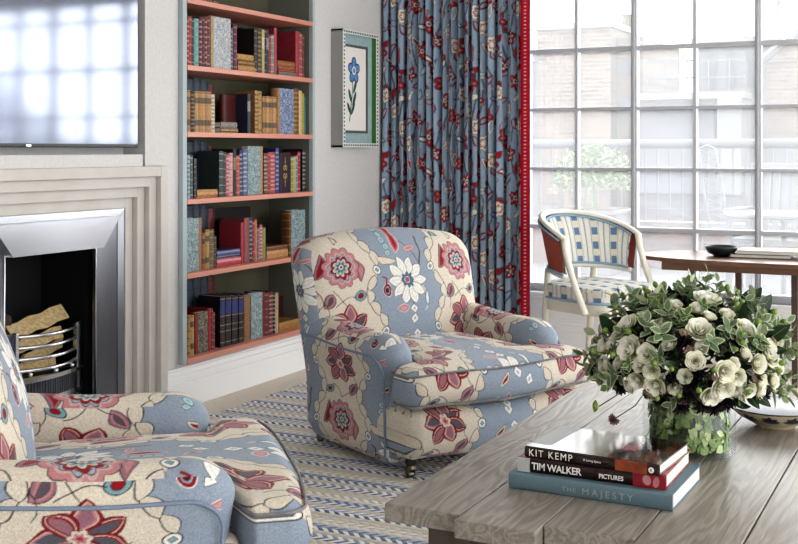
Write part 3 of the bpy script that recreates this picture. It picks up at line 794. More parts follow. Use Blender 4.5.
def text(body, size, loc, rot, m, parent, sx=1., sp=1., ext=.0003, name='title_lettering', bold=0.):
    cu = bpy.data.curves.new(name, 'FONT'); cu.body = body; cu.size = size; cu.extrude = ext; cu.space_character = sp; cu.offset = bold
    o = bpy.data.objects.new(name, cu); C.objects.link(o); cu.materials.append(m); o.parent = parent
    bpy.context.view_layer.update()
    me = bpy.data.meshes.new_from_object(o); bpy.data.objects.remove(o); bpy.data.curves.remove(cu)
    o = link(name, me, None, parent); o.location = loc; o.rotation_euler = rot; o.scale = (sx, 1, 1); return o
def big_book(name, loc, rz, L, D, H, mc, label, spine_m=None):
    """lying flat, spine along local x facing -y; local origin at the bottom front left corner"""
    o = empty(name, loc, rz, label, 'book', 'art books stacked on the coffee table')
    c = MB(); th = .0035
    c.box(0, L, 0.004, D, 0, th); c.box(0, L, 0.004, D, H - th, H)
    c.build('cover', mc, o, bevel=.001)
    s = MB(); pr = [(.004 + .0, 0)] + [(.004 - .007 * math.sin(PI * a), H * a) for a in np.linspace(0, 1, 9)] + [(.004, H)]
    pr = [(-.0065 * math.sin(PI * a) ** .5 + .004, H * a) for a in np.linspace(0, 1, 11)]
    vs = [(x, y, z) for x in (0, L) for (y, z) in pr] + [(x, .008, z) for x in (0, L) for z in (H, 0)]
    n = len(pr); fs = [(i, i + 1, n + i + 1, n + i) for i in range(n - 1)]
    s.add(vs, fs); s.add([(x, y, z) for (y, z) in pr + [(.008, H), (.008, 0)] for x in (0,)], [tuple(range(n + 2))]); s.add([(L, y, z) for (y, z) in pr + [(.008, H), (.008, 0)]], [tuple(range(n + 2))[::-1]])
    s.build('spine', spine_m or mc, o)
    p = MB(); p.box(.004, L - .004, .006, D - .005, th, H - th); p.build('page_block', M_page, o)
    return o
b3 = big_book('coffee_table_book', (-1.112, 2.893, .45), R(-1), .442, .315, .043, M_teal, 'teal clothbound book at the bottom of the stack on the coffee table')
text('THE', .015, (.150, -.0032, .015), (R(90), 0, 0), M_letgold, b3, 1.3, 1.2)
text('MAJESTY', .025, (.205, -.0032, .012), (R(90), 0, 0), M_letgold, b3, 1.05, 1.45)


b2 = big_book('coffee_table_book', (-1.094, 2.915, .493), R(0), .400, .285, .038, M_red, 'dark book with white serif title, middle of the stack on the coffee table', M_jacket2)
s = MB(); s.box(0.0, .034, -.0034, .0062, .001, .037); s.build('spine_end', M_ltgrey, b2)
s = MB(); s.box(.315, .400, -.0034, .0062, .001, .037); s.build('spine_picture', M_red, b2, bevel=.001)
s = MB(); s.prism(ellp(.352, .021, .011, .013, .3), .0034, .0040, Matrix.Rotation(R(90), 4, 'X')); s.prism(ellp(.376, .018, .008, .014, -.2), .0034, .0040, Matrix.Rotation(R(90), 4, 'X')); s.build('spine_figures', M_pale, b2)
text('TIM WALKER', .0265, (.040, -.0034, .0105), (R(90), 0, 0), M_letter, b2, .92, .95, bold=.0004)
text('PICTURES', .0165, (.225, -.0034, .0105), (R(90), 0, 0), M_letter, b2, .92, 1.0, bold=.0003)
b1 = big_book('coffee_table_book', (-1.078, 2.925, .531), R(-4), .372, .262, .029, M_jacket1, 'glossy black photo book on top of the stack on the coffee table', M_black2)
s = MB(); s.box(.255, .340, -.0031, .0062, .0008, .0282); s.build('spine_picture', M_orange, b1)
text('KIT KEMP', .0265, (.012, -.0031, .0055), (R(90), 0, 0), M_letter, b1, .93, 1.25)
text('A Living Space', .0085, (.168, -.0031, .0125), (R(90), 0, 0), M_letter, b1, 1, 1.0)
s = MB(); s.lathe([(.0, .0031), (.0075, .0031), (.0075, .0036), (.0, .0036)], (0, 0, 0), 20, Matrix.Translation((.352, 0, .0135)) @ Matrix.Rotation(R(90), 4, 'X')); s.build('publisher_disc', M_letter, b1)
text('R', .012, (.3478, -.0038, .0092), (R(90), 0, 0), M_black2, b1)
nt = M_jacket1.node_tree; N = nt.nodes; b = N['Principled BSDF']; src = b.inputs['Base Color'].links[0].from_socket     # window reflection painted as a pale left half of the cover
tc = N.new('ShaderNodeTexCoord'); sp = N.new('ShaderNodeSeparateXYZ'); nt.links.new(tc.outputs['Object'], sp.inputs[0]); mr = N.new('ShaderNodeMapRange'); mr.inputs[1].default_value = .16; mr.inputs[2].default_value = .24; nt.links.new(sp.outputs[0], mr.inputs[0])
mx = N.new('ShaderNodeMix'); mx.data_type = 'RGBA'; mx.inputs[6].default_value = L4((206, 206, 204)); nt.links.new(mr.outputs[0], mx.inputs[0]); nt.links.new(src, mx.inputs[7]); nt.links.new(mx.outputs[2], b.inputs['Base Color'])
s = MB(); s.box(.235, .275, .10, .15, .029, .0292); s.build('cover_picture_red', M_red, b1)
s = MB(); s.box(.0, .06, .04, .262, .029, .0291); s.build('cover_white_band', M_ltgrey, b1)
M_cream = mat('spine_cream', (220, 215, 205), .5)

# ------------------------------------------------------------------ patterned bowl
M_bowl = bpy.data.materials.new('painted_bowl_glaze'); M_bowl.use_nodes = True
nt = M_bowl.node_tree; N = nt.nodes; Lk = nt.links; b = N['Principled BSDF']; b.inputs['Roughness'].default_value = .25
M_bowl = mat('bowl_glaze', (214, 200, 170), .25, noise=(20, (196, 178, 146), .3))
M_bowldark = mat('bowl_painting', (34, 42, 62), .3)
bo = empty('patterned_bowl', (-.575, 3.935, .45), 0, 'cream glazed bowl painted with dark blue leaves behind the flower vase', 'bowl')
s = MB(); prof = [(.001, .004), (.060, .0), (.062, .006), (.085, .018), (.120, .038), (.148, .062), (.152, .066), (.149, .068), (.140, .060), (.112, .040), (.07, .022), (.001, .016)]
s.lathe(prof, n=48); s.build('bowl', M_bowl, bo, smooth=True)
def bowl_r(z): return np.interp(z, [.006, .018, .038, .062, .066], [.062, .085, .120, .148, .152])
def leafdecal(mb, th, tz, L, wd, rot):
    n = 8; vs = []; 
    for k in range(n + 1):
        t = k / n; wid = wd * math.sin(PI * t) ** .7
        for sg in (-1, 0, 1):
            a = t * L - L / 2
            u = a * math.cos(rot) - sg * wid * math.sin(rot); v = a * math.sin(rot) + sg * wid * math.cos(rot)
            z = tz + v * .62; r = float(bowl_r(z)) + .0012; an = th + u / .13
            vs.append((r * math.cos(an), r * math.sin(an), z))
    fs = [(i * 3 + j, i * 3 + j + 1, i * 3 + j + 4, i * 3 + j + 3) for i in range(n) for j in (0, 1)]
    mb.add(vs, fs)
s = MB()
for k in range(11):
    th = k * 2 * PI / 11 + .15
    for rr_ in (0, .75, -.75, 1.57, 2.35, 2.9, .3): leafdecal(s, th + .06 * math.cos(rr_), .034 + .010 * abs(math.sin(rr_)), .052, .0078, rr_)
s.build('painted_leaves', M_bowldark, bo)
s = MB()
for k in range(26):
    a = 2 * PI * k / 26; r = .128
    vs = []; 
    for (dr, dz, da) in ((-.018, -.011, 0), (0, 0, .085), (.014, .010, 0), (0, 0, -.085)): vs.append(((r + dr) * math.cos(a + da), (r + dr) * math.sin(a + da), .0525 + dz + .002))
    s.add(vs, [(0, 1, 2, 3)])
s.build('painted_inner_band', M_bowldark, bo)
s = MB(); s.lathe([(.1515, .0645), (.1535, .066), (.151, .0692), (.1485, .0685)], n=48); s.build('dark_rim', M_bowldark, bo, smooth=True)

# ------------------------------------------------------------------ built-in bookcase
M_case = mat('case_grey_green', (112, 116, 108), .6); M_caseside = mat('case_front_blue', (172, 184, 188), .55)
M_back = mat('case_back_olive', (104, 102, 82), .8, noise=(3, (86, 86, 70), .3))
M_shelf = mat('shelf_terracotta_paint', (208, 144, 126), .4)
FX = -3.70                                   # front plane of the case
bc = empty('bookcase', (-3.70, 5.56, .23), 0, 'built-in bookcase with terracotta edged shelves filled with old books', 'bookcase')
def inrel(mb):
    for i, q in enumerate(mb.v): mb.v[i] = (q[0] + 3.70, q[1] - 5.56, q[2] - .23)
    return mb
for y0, y1 in ((4.902, 4.916), (6.207, 6.222)):
    s = MB(); s.box(-4.045, -3.728, y0, y1, .232, 2.69); inrel(s).build('side_panel', M_case, bc)
s = MB(); s.box(-4.045, -4.030, 4.916, 6.207, .232, 2.69); inrel(s).build('back_panel', M_back, bc)
for a_, b_ in ((4.878, 4.914), (6.207, 6.235)):
    s = MB(); s.box(-3.728, FX, a_, b_, .232, 2.69); inrel(s).build('face_frame', M_caseside, bc, bevel=.002)
SH = [.255, .706, 1.099, 1.456, 1.810, 2.165]
for z in SH:
    s = MB(); s.box(-4.030, FX + .002, 4.916, 6.207, z - .027, z); inrel(s).build('shelf', M_shelf, bc, bevel=.0015)

# ------------------------------------------------------------------ the books in it
_sm = {}
def spine_mat(base, bands, rough=.45):
    base = tuple(int(v * .88) for v in base)
    key = (base, bands)
    if key in _sm: return _sm[key]
    m = mat('spine_leather', base, rough); nt = m.node_tree; N = nt.nodes; b = N['Principled BSDF']
    tc = N.new('ShaderNodeTexCoord'); sp = N.new('ShaderNodeSeparateXYZ'); nt.links.new(tc.outputs['Generated'], sp.inputs[0])
    r = N.new('ShaderNodeValToRGB'); r.color_ramp.interpolation = 'CONSTANT'
    st = [(0., base)]
    soft_ = lambda c: tuple(int(.55 * c[i] + .45 * base[i]) for i in range(3))
    for z0, z1, c in bands:
        c = soft_(c); st += [(z0, c), (z1, base)]
    for k, (p, c) in enumerate(st):
        e = r.color_ramp.elements[k] if k < 2 else r.color_ramp.elements.new(p)
        e.position = p; e.color = L4(c)
    if len(st) == 1: r.color_ramp.elements[1].color = L4(base)
    nt.links.new(sp.outputs[2], r.inputs[0])
    n = N.new('ShaderNodeTexNoise'); n.inputs['Scale'].default_value = 90; nt.links.new(tc.outputs['Object'], n.inputs['Vector'])
    mr = N.new('ShaderNodeMapRange'); mr.inputs[1].default_value = .3; mr.inputs[2].default_value = .7; mr.inputs[3].default_value = .7; mr.inputs[4].default_value = 1.25
    nt.links.new(n.outputs['Fac'], mr.inputs[0])
    mx = N.new('ShaderNodeMix'); mx.data_type = 'RGBA'; mx.blend_type = 'MULTIPLY'; mx.inputs[0].default_value = 1
    nt.links.new(r.outputs[0], mx.inputs[6]); nt.links.new(mr.outputs[0], mx.inputs[7]); nt.links.new(mx.outputs[2], b.inputs['Base Color'])
    _sm[key] = m; return m
_cm = {}
def cover_mat(c):
    c = tuple(int(v * .85) for v in c)
    if c not in _cm: _cm[c] = mat('book_cloth', c, .6, noise=(70, tuple(int(v * .82) for v in c), .4))
    return _cm[c]
def marble(name, a, b_, c):
    m = mat(name, a, .6); nt = m.node_tree; N = nt.nodes
    tc = N.new('ShaderNodeTexCoord'); v = N.new('ShaderNodeTexNoise'); v.inputs['Scale'].default_value = 75; v.inputs['Detail'].default_value = 3; v.inputs['Distortion'].default_value = 1.5
    nt.links.new(tc.outputs['Object'], v.inputs['Vector']); r = N.new('ShaderNodeValToRGB')
    r.color_ramp.elements[0].position = .38; r.color_ramp.elements[1].position = .62
    e = r.color_ramp.elements.new(.5); e.color = L4(a); r.color_ramp.elements[0].color = L4(b_); r.color_ramp.elements[2].color = L4(c)
    nt.links.new(v.outputs['Fac'], r.inputs[0]); nt.links.new(r.outputs[0], N['Principled BSDF'].inputs['Base Color']); return m
MB_GREY = marble('marbled_grey', (172, 176, 180), (134, 142, 152), (206, 206, 204))
MB_BLUE = marble('marbled_blue', (112, 132, 168), (58, 80, 124), (178, 182, 186))
MB_SAGE = marble('marbled_sage', (128, 150, 154), (84, 110, 120), (172, 184, 182))
MB_DARK = marble('marbled_dark', (92, 90, 76), (48, 50, 48), (150, 142, 116))
GOLD = (206, 168, 96); BLK = (34, 30, 30); CRMN = (150, 38, 48); TAN = (188, 140, 86); IV = (222, 212, 190)
def B5(c): return ((.06, .09, c), (.24, .26, c), (.42, .44, c), (.60, .62, c), (.78, .80, c), (.92, .95, c))
def BT(c): return ((.55, .82, c),)
def BL(c): return ((.16, .30, c), (.70, .84, c), (.95, .97, c))
def BD(c): return tuple((.08 + .1 * k, .12 + .1 * k, c) for k in range(9))
# orientation matrices: 'S' spine out, 'F' cover out (spine to the left), 'G' cover out (spine to the right), 'L' lying flat with the spine out
def shelf_book(kind, y0, y1, z0, z1, xf, cover, spine, label, depth=.15, shelf='', lean=0, cov=None, pg=None):
    """local book: spine faces +x, thickness along y, height along z"""
    if kind == 'S': th, h, d = y1 - y0, z1 - z0, depth; Mx = Matrix.Identity(4); loc = (xf - .0, (y0 + y1) / 2, z0)
    elif kind in 'FG':
        th, h, d = depth, z1 - z0, y1 - y0
        if kind == 'F': Mx = Matrix.Rotation(R(-90), 4, 'Z'); loc = (xf - th / 2, y0, z0)
        else: Mx = Matrix.Rotation(R(90), 4, 'Z'); loc = (xf - th / 2, y1, z0)
    else:  # L
        th, h, d = z1 - z0, y1 - y0, depth
        Mx = Matrix.Translation((0, h / 2, th / 2)) @ Matrix.Rotation(R(90), 4, 'X'); loc = (xf, (y0 + y1) / 2, z0)
    if lean: Mx = Matrix.Rotation(R(lean), 4, 'X') @ Mx
    b = th / 2 - .0006; bd = min(.003, th * .18)
    c = MB(); c.box(-d, -.004, -b, -b + bd, 0, h, Mx); c.box(-d, -.004, b - bd, b, 0, h, Mx)
    o = c.build('book', cov or cover_mat(cover)); o.location = loc
    setp(o, label, 'book', 'books on the %s shelf' % shelf)
    s = MB(); pr = [(-.004 + min(.006, th * .3) * math.sin(PI * t) ** .6, -b + 2 * b * t) for t in np.linspace(0, 1, 7)]
    s.prism(pr, 0, h, Mx)
    # half leather strip over the joint
    w_ = .028 if kind in 'FG' else .004
    s.box(-w_, -.003, -b - .0004, -b + bd, 0, h, Mx); s.box(-w_, -.003, b - bd, b + .0004, 0, h, Mx)
    s.build('spine', spine, o)
    p = MB(); p.box(-d + .004, -.005, -b + bd, b - bd, .004, h - .004, Mx); p.build('page_block', M_page if pg is None else pg, o)
    return o
Fp, CXp = 1146., 399.
def on_case(u, v, X):                       # measured photo position -> point on a plane parallel to the case front
    a = (u - CXp) / Fp; rx = -math.sin(R(26.5)) + math.cos(R(26.5)) * a; ry = math.cos(R(26.5)) + math.sin(R(26.5)) * a
    k = X / rx; return k * ry, 1.36 - k * (v - 150) / Fp
def on_shelf(u, X):                         # same, kept between the two case sides
    y = on_case(u, 150, X)[0]
    if abs(X - XF) < .02:
        a, b_ = on_case(180 + 38 / 5.443, 150, X)[0], on_case(180 + 728 / 5.443, 150, X)[0]
        y = a + (y - a) * (6.204 - a) / (b_ - a)
    return y
XF = -3.745
ORD = ['first', 'second', 'third', 'fourth', 'fifth', 'sixth', 'seventh', 'eighth', 'ninth', 'tenth', 'eleventh', 'twelfth', 'thirteenth', 'fourteenth', 'fifteenth', 'sixteenth',
       'seventeenth', 'eighteenth', 'nineteenth', 'twentieth', 'twenty-first', 'twenty-second', 'twenty-third', 'twenty-fourth', 'twenty-fifth', 'twenty-sixth', 'twenty-seventh', 'twenty-eighth', 'twenty-ninth']
XF = -3.745
def fill(shelf, zi, vy, rows):
    base = SH[zi]; cnt = 0; lasty = 4.918; tops = {}
    for row in rows:
        k, u0, u1, top, desc, cover, spm = row[:7]; opt = row[7] if len(row) > 7 else {}
        xf = opt.get('xf', XF); cnt += 1
        y0 = on_shelf(180 + u0 / 5.443, xf); y1 = on_shelf(180 + u1 / 5.443, xf); over = max(0, y1 - 6.202); y0 -= over; y1 -= over
        ym = (u0 + u1) / 2
        if isinstance(top, tuple):
            _, z1 = on_case(180 + ym / 5.443, vy + top[0] / 5.443, xf); _, z0 = on_case(180 + ym / 5.443, vy + top[1] / 5.443, xf)
            z0 = opt.get('z0', z0); n = opt.get('n')
        else:
            _, z1 = on_case(180 + ym / 5.443, vy + top / 5.443, xf); z0 = base + .0005
        if xf == XF and k != 'L': y0 = max(y0, lasty); lasty = y1 + .0004
        y0 = max(y0, 4.918); y1 = min(y1, 6.205)
        lab = '%s, %s from left, %s shelf' % (desc, ORD[cnt - 1], shelf)
        shelf_book(k, y0, y1, z0, z1, xf, cover, spm, lab, opt.get('d', .15 if k != 'F' and k != 'G' else .032), shelf, opt.get('lean', 0), opt.get('cov'), opt.get('pg'))
def flats(shelf, zi, vy, u0, u1, items, xf=XF, where=''):
    """a pile lying flat; items from the bottom: (thickness px, description, cover, spine)"""
    z = SH[zi] + .0005; y0 = on_shelf(180 + u0 / 5.443, xf); y1 = on_shelf(180 + u1 / 5.443, xf); over = max(0, y1 - 6.202); y0 -= over; y1 -= over
    D_ = -math.sin(R(26.5)) * xf + math.cos(R(26.5)) * y0
    for k, (tp, desc, cover, spm) in enumerate(items):
        h = tp / 5.443 * D_ / Fp; ins = .004 * (k % 2)
        shelf_book('L', y0 + ins, y1 - ins, z, z + h, xf - .003 * k, cover, spm, desc + where, .13, shelf); z += h + .0003
sm = spine_mat
S2 = 'second visible'
fill('upper', 4, 0, [
    ('S', 38, 51, 90, 'slim red book', (150, 46, 50), sm((164, 50, 52), BD(IV))), ('S', 51, 67, 90, 'bright red book with pale bands', (176, 66, 58), sm((184, 74, 62), B5(IV))),
    ('S', 68, 84, 100, 'slim dark teal book', (50, 84, 90), sm((54, 88, 94), B5(GOLD))), ('S', 84, 109, 102, 'pale turquoise book', (128, 176, 172), sm((140, 186, 180), B5((80, 120, 124)))),
    ('S', 112, 128, 93, 'maroon book with ivory lettering', (104, 34, 50), sm((104, 34, 50), BD(IV))), ('S', 128, 143, 93, 'plum book with gilt bands', (96, 40, 56), sm((100, 44, 60), B5(GOLD))),
    ('S', 144, 158, 95, 'dark red book with ivory bands', (120, 40, 50), sm((122, 44, 54), BD(IV))), ('S', 158, 173, 97, 'brown red book with grey bands', (110, 50, 52), sm((116, 56, 58), B5(IV))),
    ('F', 176, 293, 97, 'large pale marbled book with a tan spine', (172, 176, 180), sm((190, 160, 120), ()), {'cov': MB_GREY, 'd': .05}),
    ('S', 294, 306, 155, 'small grey violet book', (104, 92, 110), sm((120, 106, 118), BD(IV))), ('S', 306, 318, 137, 'slim black violet book', (54, 40, 64), sm((60, 44, 70), B5(GOLD))), ('S', 318, 330, 137, 'slim magenta book', (140, 36, 84), sm((146, 40, 90), B5(IV))),
    ('F', 334, 428, 158, 'black book showing its cover behind three tan books', BLK, sm(BLK, ()), {'xf': -3.90}),
    ('S', 430, 452, 160, 'black book with a gilt spine', BLK, sm((46, 44, 44), B5(GOLD))), ('S', 452, 474, 160, 'dark olive book with gilt spine', (60, 54, 40), sm((66, 58, 44), BD(GOLD))),
    ('S', 475, 490, 165, 'yellow book with pale lettering', (196, 176, 104), sm((206, 190, 130), BT(IV))), ('S', 490, 501, 163, 'slim black book beside the yellow one', BLK, sm(BLK, B5(IV))),
    ('S', 501, 514, 168, 'slim navy book', (40, 52, 84), sm((44, 56, 88), BT(IV))), ('S', 514, 528, 195, 'short red book', (160, 50, 54), sm((166, 54, 58), B5(GOLD))),
    ('S', 528, 544, 195, 'short grey green book', (130, 150, 138), sm((140, 158, 144), B5(IV))), ('S', 544, 561, 157, 'pink red book', (176, 62, 76), sm((182, 70, 84), ())),
    ('F', 566, 664, 182, 'dark red book showing its cover behind a pile', (112, 24, 36), sm((112, 24, 36), ()), {'xf': -3.90}),
    ('S', 668, 690, 178, 'tall pinkish red book', (176, 58, 72), sm((184, 66, 80), ())), ('S', 690, 705, 186, 'rose brown book', (150, 84, 84), sm((164, 96, 92), B5(IV))), ('S', 705, 718, 200, 'short dark red book at the right end', (120, 36, 46), sm((126, 40, 50), B5(GOLD)))])
flats('upper', 4, 0, 334, 440, [(33, 'lowest of three tan gilt books', TAN, sm((196, 148, 90), BL(GOLD))), (34, 'middle of three tan gilt books', TAN, sm((178, 130, 74), BL(BLK))), (30, 'top one of three tan gilt books', TAN, sm((200, 158, 96), BL(GOLD)))], where=' lying flat on the upper shelf')
flats('upper', 4, 0, 567, 666, [(24, 'grey book', (120, 116, 118), sm((128, 124, 126), B5(IV))), (28, 'red brown book', (150, 70, 50), sm((160, 76, 54), BL(GOLD))), (32, 'tan brown book', TAN, sm((184, 130, 80), BL((140, 60, 50))))], where=' in the flat pile before the dark red cover, upper shelf')
TB = sm(TAN, BL(BLK)); TB2 = sm((206, 160, 100), BL(BLK)); TG = sm((196, 152, 84), BD(BLK))
fill('second', 3, 80, [
    ('S', 38, 61, 55, 'tan book with black bands', TAN, TB), ('S', 64, 86, 60, 'black book with gilt dots', BLK, sm(BLK, BD(GOLD))),
    ('S', 86, 106, 62, 'tan volume beside the black one', TAN, TB2), ('S', 106, 125, 62, 'tan volume with two black labels', TAN, TB), ('S', 125, 144, 64, 'tan volume in the matching set', TAN, TB2), ('S', 144, 163, 64, 'golden tan volume in the set', TAN, TB), ('S', 163, 183, 66, 'last golden tan volume of the set', TAN, TB2),
    ('S', 183, 203, 80, 'shorter cream and gilt book', IV, sm(IV, BD((120, 96, 60)))),
    ('F', 236, 384, 84, 'dark red book with its cover out', (100, 24, 26), sm((100, 24, 26), ()), {'xf': -3.83, 'd': .03}), ('S', 392, 410, 78, 'thin navy book', (40, 50, 78), sm((44, 54, 84), BT(IV)), {}),
    ('S', 434, 454, 60, 'tan book with gold dots', TAN, TG), ('S', 454, 475, 64, 'golden brown book', TAN, sm((190, 146, 80), B5(BLK))),
    ('S', 478, 501, 90, 'shorter tan volume', TAN, TB), ('S', 501, 521, 92, 'shorter tan volume with black labels', TAN, TB2), ('S', 521, 540, 93, 'tan volume near the blue marbled book', TAN, TB), ('S', 540, 559, 94, 'tan volume touching the blue marbled book', TAN, TB2),
    ('F', 561, 655, 50, 'tall blue marbled book with tan spine', (112, 132, 168), sm((186, 140, 96), ()), {'cov': MB_BLUE, 'd': .05}),
    ('S', 656, 686, 50, 'thick brown book with gilt spine', (110, 72, 40), sm((130, 86, 46), BD(GOLD))), ('S', 686, 705, 62, 'cream yellow book', IV, sm((222, 198, 150), B5(GOLD))), ('S', 705, 717, 76, 'slim olive yellow book', (170, 160, 60), sm((176, 166, 66), ())), ('S', 717, 726, 98, 'thin teal book at the right end', (70, 130, 130), sm((74, 134, 134), ()))])
flats('second', 3, 80, 236, 338, [(28, 'gilt tan book', TAN, sm((180, 150, 104), BL(BLK))), (32, 'grey book with white lettering', (110, 108, 106), sm((120, 118, 116), BD(IV)))], xf=-3.755, where=' lying before the dark red cover, second shelf')
fill('third', 2, 140, [
    ('S', 42, 58, 82, 'white and teal book', (170, 190, 190), sm((180, 196, 196), BD((60, 100, 110)))), ('S', 58, 75, 84, 'slate book with pale bands', (84, 100, 104), sm((90, 106, 110), B5(IV))), ('S', 80, 95, 135, 'small dark book', (40, 44, 46), sm((44, 48, 50), B5(IV))),
    ('G', 96, 222, 95, 'navy book with white page edges, cover out', (22, 38, 72), sm((226, 226, 226), ()), {'xf': -3.88}),
    ('S', 228, 252, 60, 'dark green grey book', (56, 70, 70), sm((60, 76, 76), B5(IV))), ('S', 252, 268, 65, 'charcoal book', (60, 62, 68), sm((64, 66, 72), B5(GOLD))), ('S', 268, 286, 80, 'rose and white book', (190, 100, 112), sm((200, 110, 120), BD(IV))),
    ('S', 286, 307, 70, 'pale pink book', (220, 168, 174), sm((228, 178, 182), B5((150, 70, 84)))), ('S', 309, 328, 50, 'tall black book with gold lettering', BLK, sm((44, 30, 36), BT(GOLD))), ('S', 328, 346, 84, 'red orange book', (196, 84, 64), sm((202, 92, 70), B5(IV))),
    ('S', 346, 364, 56, 'navy book with white dots', (44, 60, 104), sm((48, 66, 110), BD(IV))), ('S', 367, 390, 50, 'blue and white book', (90, 110, 160), sm((100, 120, 170), BD(IV))),
    ('G', 391, 479, 34, 'tall sage marbled book with tan edge', (128, 150, 154), sm((196, 150, 110), ()), {'cov': MB_SAGE, 'd': .045}),
    ('S', 486, 508, 72, 'brown dotted book', (100, 70, 64), sm((108, 78, 70), BD(IV))), ('S', 508, 525, 66, 'red book beside the brown dotted one', (164, 56, 54), sm((172, 62, 60), B5(GOLD))), ('S', 525, 551, 66, 'pink red banded book', (180, 70, 84), sm((188, 80, 92), BD(IV))),
    ('S', 554, 573, 45, 'tall blue book with white lettering', (54, 66, 140), sm((60, 72, 150), BD(IV))),
    ('F', 575, 638, 68, 'dark purple book with a gold emblem on its cover', (54, 34, 50), sm((54, 34, 50), ()), {'d': .03}),
    ('S', 641, 656, 92, 'slim olive book', (150, 150, 90), sm((160, 160, 100), B5(IV))), ('S', 656, 669, 90, 'slim yellow green book', (186, 182, 110), sm((196, 190, 120), ())), ('S', 669, 680, 84, 'slim grey blue book', (130, 140, 150), sm((140, 150, 160), B5(IV))),
    ('S', 680, 696, 64, 'crimson book', CRMN, sm((168, 36, 60), B5(IV))), ('S', 711, 730, 50, 'black book at the right end', BLK, sm((44, 46, 48), BD(IV)))])
flats('third', 2, 140, 96, 216, [(44, 'thick tan gilt book', TAN, sm((208, 160, 96), BL((150, 96, 50))))], where=' lying before the navy cover, third shelf')
fill('fourth', 1, 200, [
    ('G', 38, 125, 98, 'large sage marbled book with tan edge', (128, 150, 154), sm((170, 120, 84), ()), {'cov': MB_SAGE, 'd': .045}),
    ('S', 128, 148, 180, 'tan leather book', TAN, sm((170, 116, 64), BL(BLK))), ('S', 148, 171, 160, 'tan gilt book with black label', TAN, sm((200, 154, 90), BL(BLK))), ('S', 171, 197, 158, 'olive brown book', (116, 104, 76), sm((124, 110, 80), B5(GOLD))), ('S', 197, 212, 195, 'short brown book', (90, 64, 44), sm((96, 68, 48), B5(GOLD))),
    ('F', 150, 384, 44, 'wide black folio standing at the back', (30, 24, 24), sm((70, 46, 34), ()), {'xf': -3.975}), ('F', 236, 352, 95, 'dark red book with its cover out', (126, 22, 36), sm((126, 22, 36), ()), {'xf': -3.89}),
    ('S', 353, 370, 120, 'pinkish red book', (186, 56, 76), sm((194, 62, 84), ())), ('S', 373, 403, 95, 'tall rose brown book', (150, 84, 80), sm((160, 92, 86), ())), ('S', 403, 420, 92, 'navy book with white bands', (44, 56, 92), sm((48, 60, 98), BD(IV))),
    ('S', 420, 433, 112, 'slim red book', (170, 50, 60), sm((176, 54, 64), B5(IV))), ('S', 433, 446, 105, 'orange tan book', (206, 140, 84), sm((212, 146, 88), ())), ('S', 446, 461, 150, 'short mauve book', (130, 104, 130), sm((138, 112, 138), B5(IV))),
    ('S', 461, 478, 132, 'dusty pink book', (180, 100, 110), sm((188, 108, 118), BD(IV))), ('S', 478, 496, 148, 'thin yellow green book', (150, 150, 86), sm((158, 158, 92), ())),
    ('F', 628, 722, 52, 'thick marbled book with brown spine', (128, 150, 154), sm((120, 80, 46), B5(GOLD)), {'cov': MB_SAGE, 'd': .06})])
flats('fourth', 1, 200, 213, 351, [(46, 'pink red book', (196, 70, 92), sm((204, 80, 100), BT(IV))), (42, 'blue book with white labels', (60, 76, 130), sm((66, 84, 140), BL(IV)))], where=' lying before the dark red cover, fourth shelf')
flats('fourth', 1, 200, 500, 622, [(46, 'tan gilt book', TAN, sm((204, 150, 104), BL(GOLD))), (24, 'dark brown book', (110, 70, 50), sm((120, 76, 54), BL(GOLD)))], where=' lying beside the thick marbled book, fourth shelf')
fill('bottom', 0, 270, [
    ('S', 42, 60, 245, 'tan book with gilt bands', TAN, sm((196, 150, 90), B5(BLK))), ('S', 60, 82, 245, 'gilt book with black label', TAN, sm((206, 170, 100), BL(BLK))),
    ('F', 85, 160, 228, 'dark marbled book with red spine', (92, 90, 76), sm((150, 34, 44), ()), {'cov': MB_DARK, 'd': .035}),
    ('S', 161, 178, 208, 'bright red book', (176, 40, 50), sm((184, 44, 56), ())), ('S', 178, 191, 206, 'slim crimson book', CRMN, sm((156, 40, 52), B5(GOLD))), ('S', 191, 203, 228, 'slim rose brown book', (130, 70, 70), sm((138, 76, 74), B5(IV))),
    *[('S', a, b_, 140 - 3 * i, 'dark brown volume with a blue label, %s of four matching' % ('leftmost', 'second', 'third', 'rightmost')[i], (40, 30, 32), sm((50, 36, 38), ((.08, .10, IV), (.30, .32, IV), (.42, .44, IV), (.60, .62, IV), (.64, .90, (52, 76, 190)), (.93, .95, IV)))) for i, (a, b_) in enumerate(((234, 264), (267, 298), (303, 337), (342, 370)))],
    ('S', 372, 408, 130, 'thick tan brown book', (150, 110, 74), sm((160, 118, 78), ())),
    ('G', 410, 491, 118, 'sage marbled book with maroon corners', (128, 150, 154), sm((130, 44, 52), ()), {'cov': MB_SAGE, 'd': .04}),
    ('S', 492, 515, 115, 'maroon book', (110, 36, 50), sm((116, 40, 54), B5(GOLD))), ('S', 515, 538, 112, 'maroon book with ivory bands', (116, 40, 56), sm((122, 44, 60), BD(IV))), ('S', 538, 552, 112, 'black and white book', BLK, sm((40, 40, 42), BD(IV))), ('S', 552, 570, 118, 'tan cream book', IV, sm((206, 184, 150), B5(TAN))),
    ('F', 602, 690, 120, 'dark red book with its cover out behind a flat book', (96, 24, 34), sm((96, 24, 34), ()), {'xf': -3.92})])
flats('bottom', 0, 270, 572, 690, [(50, 'thick tan gilt book lying at the right end', TAN, sm((196, 150, 84), BD((120, 80, 40))))], where=' of the bottom shelf')
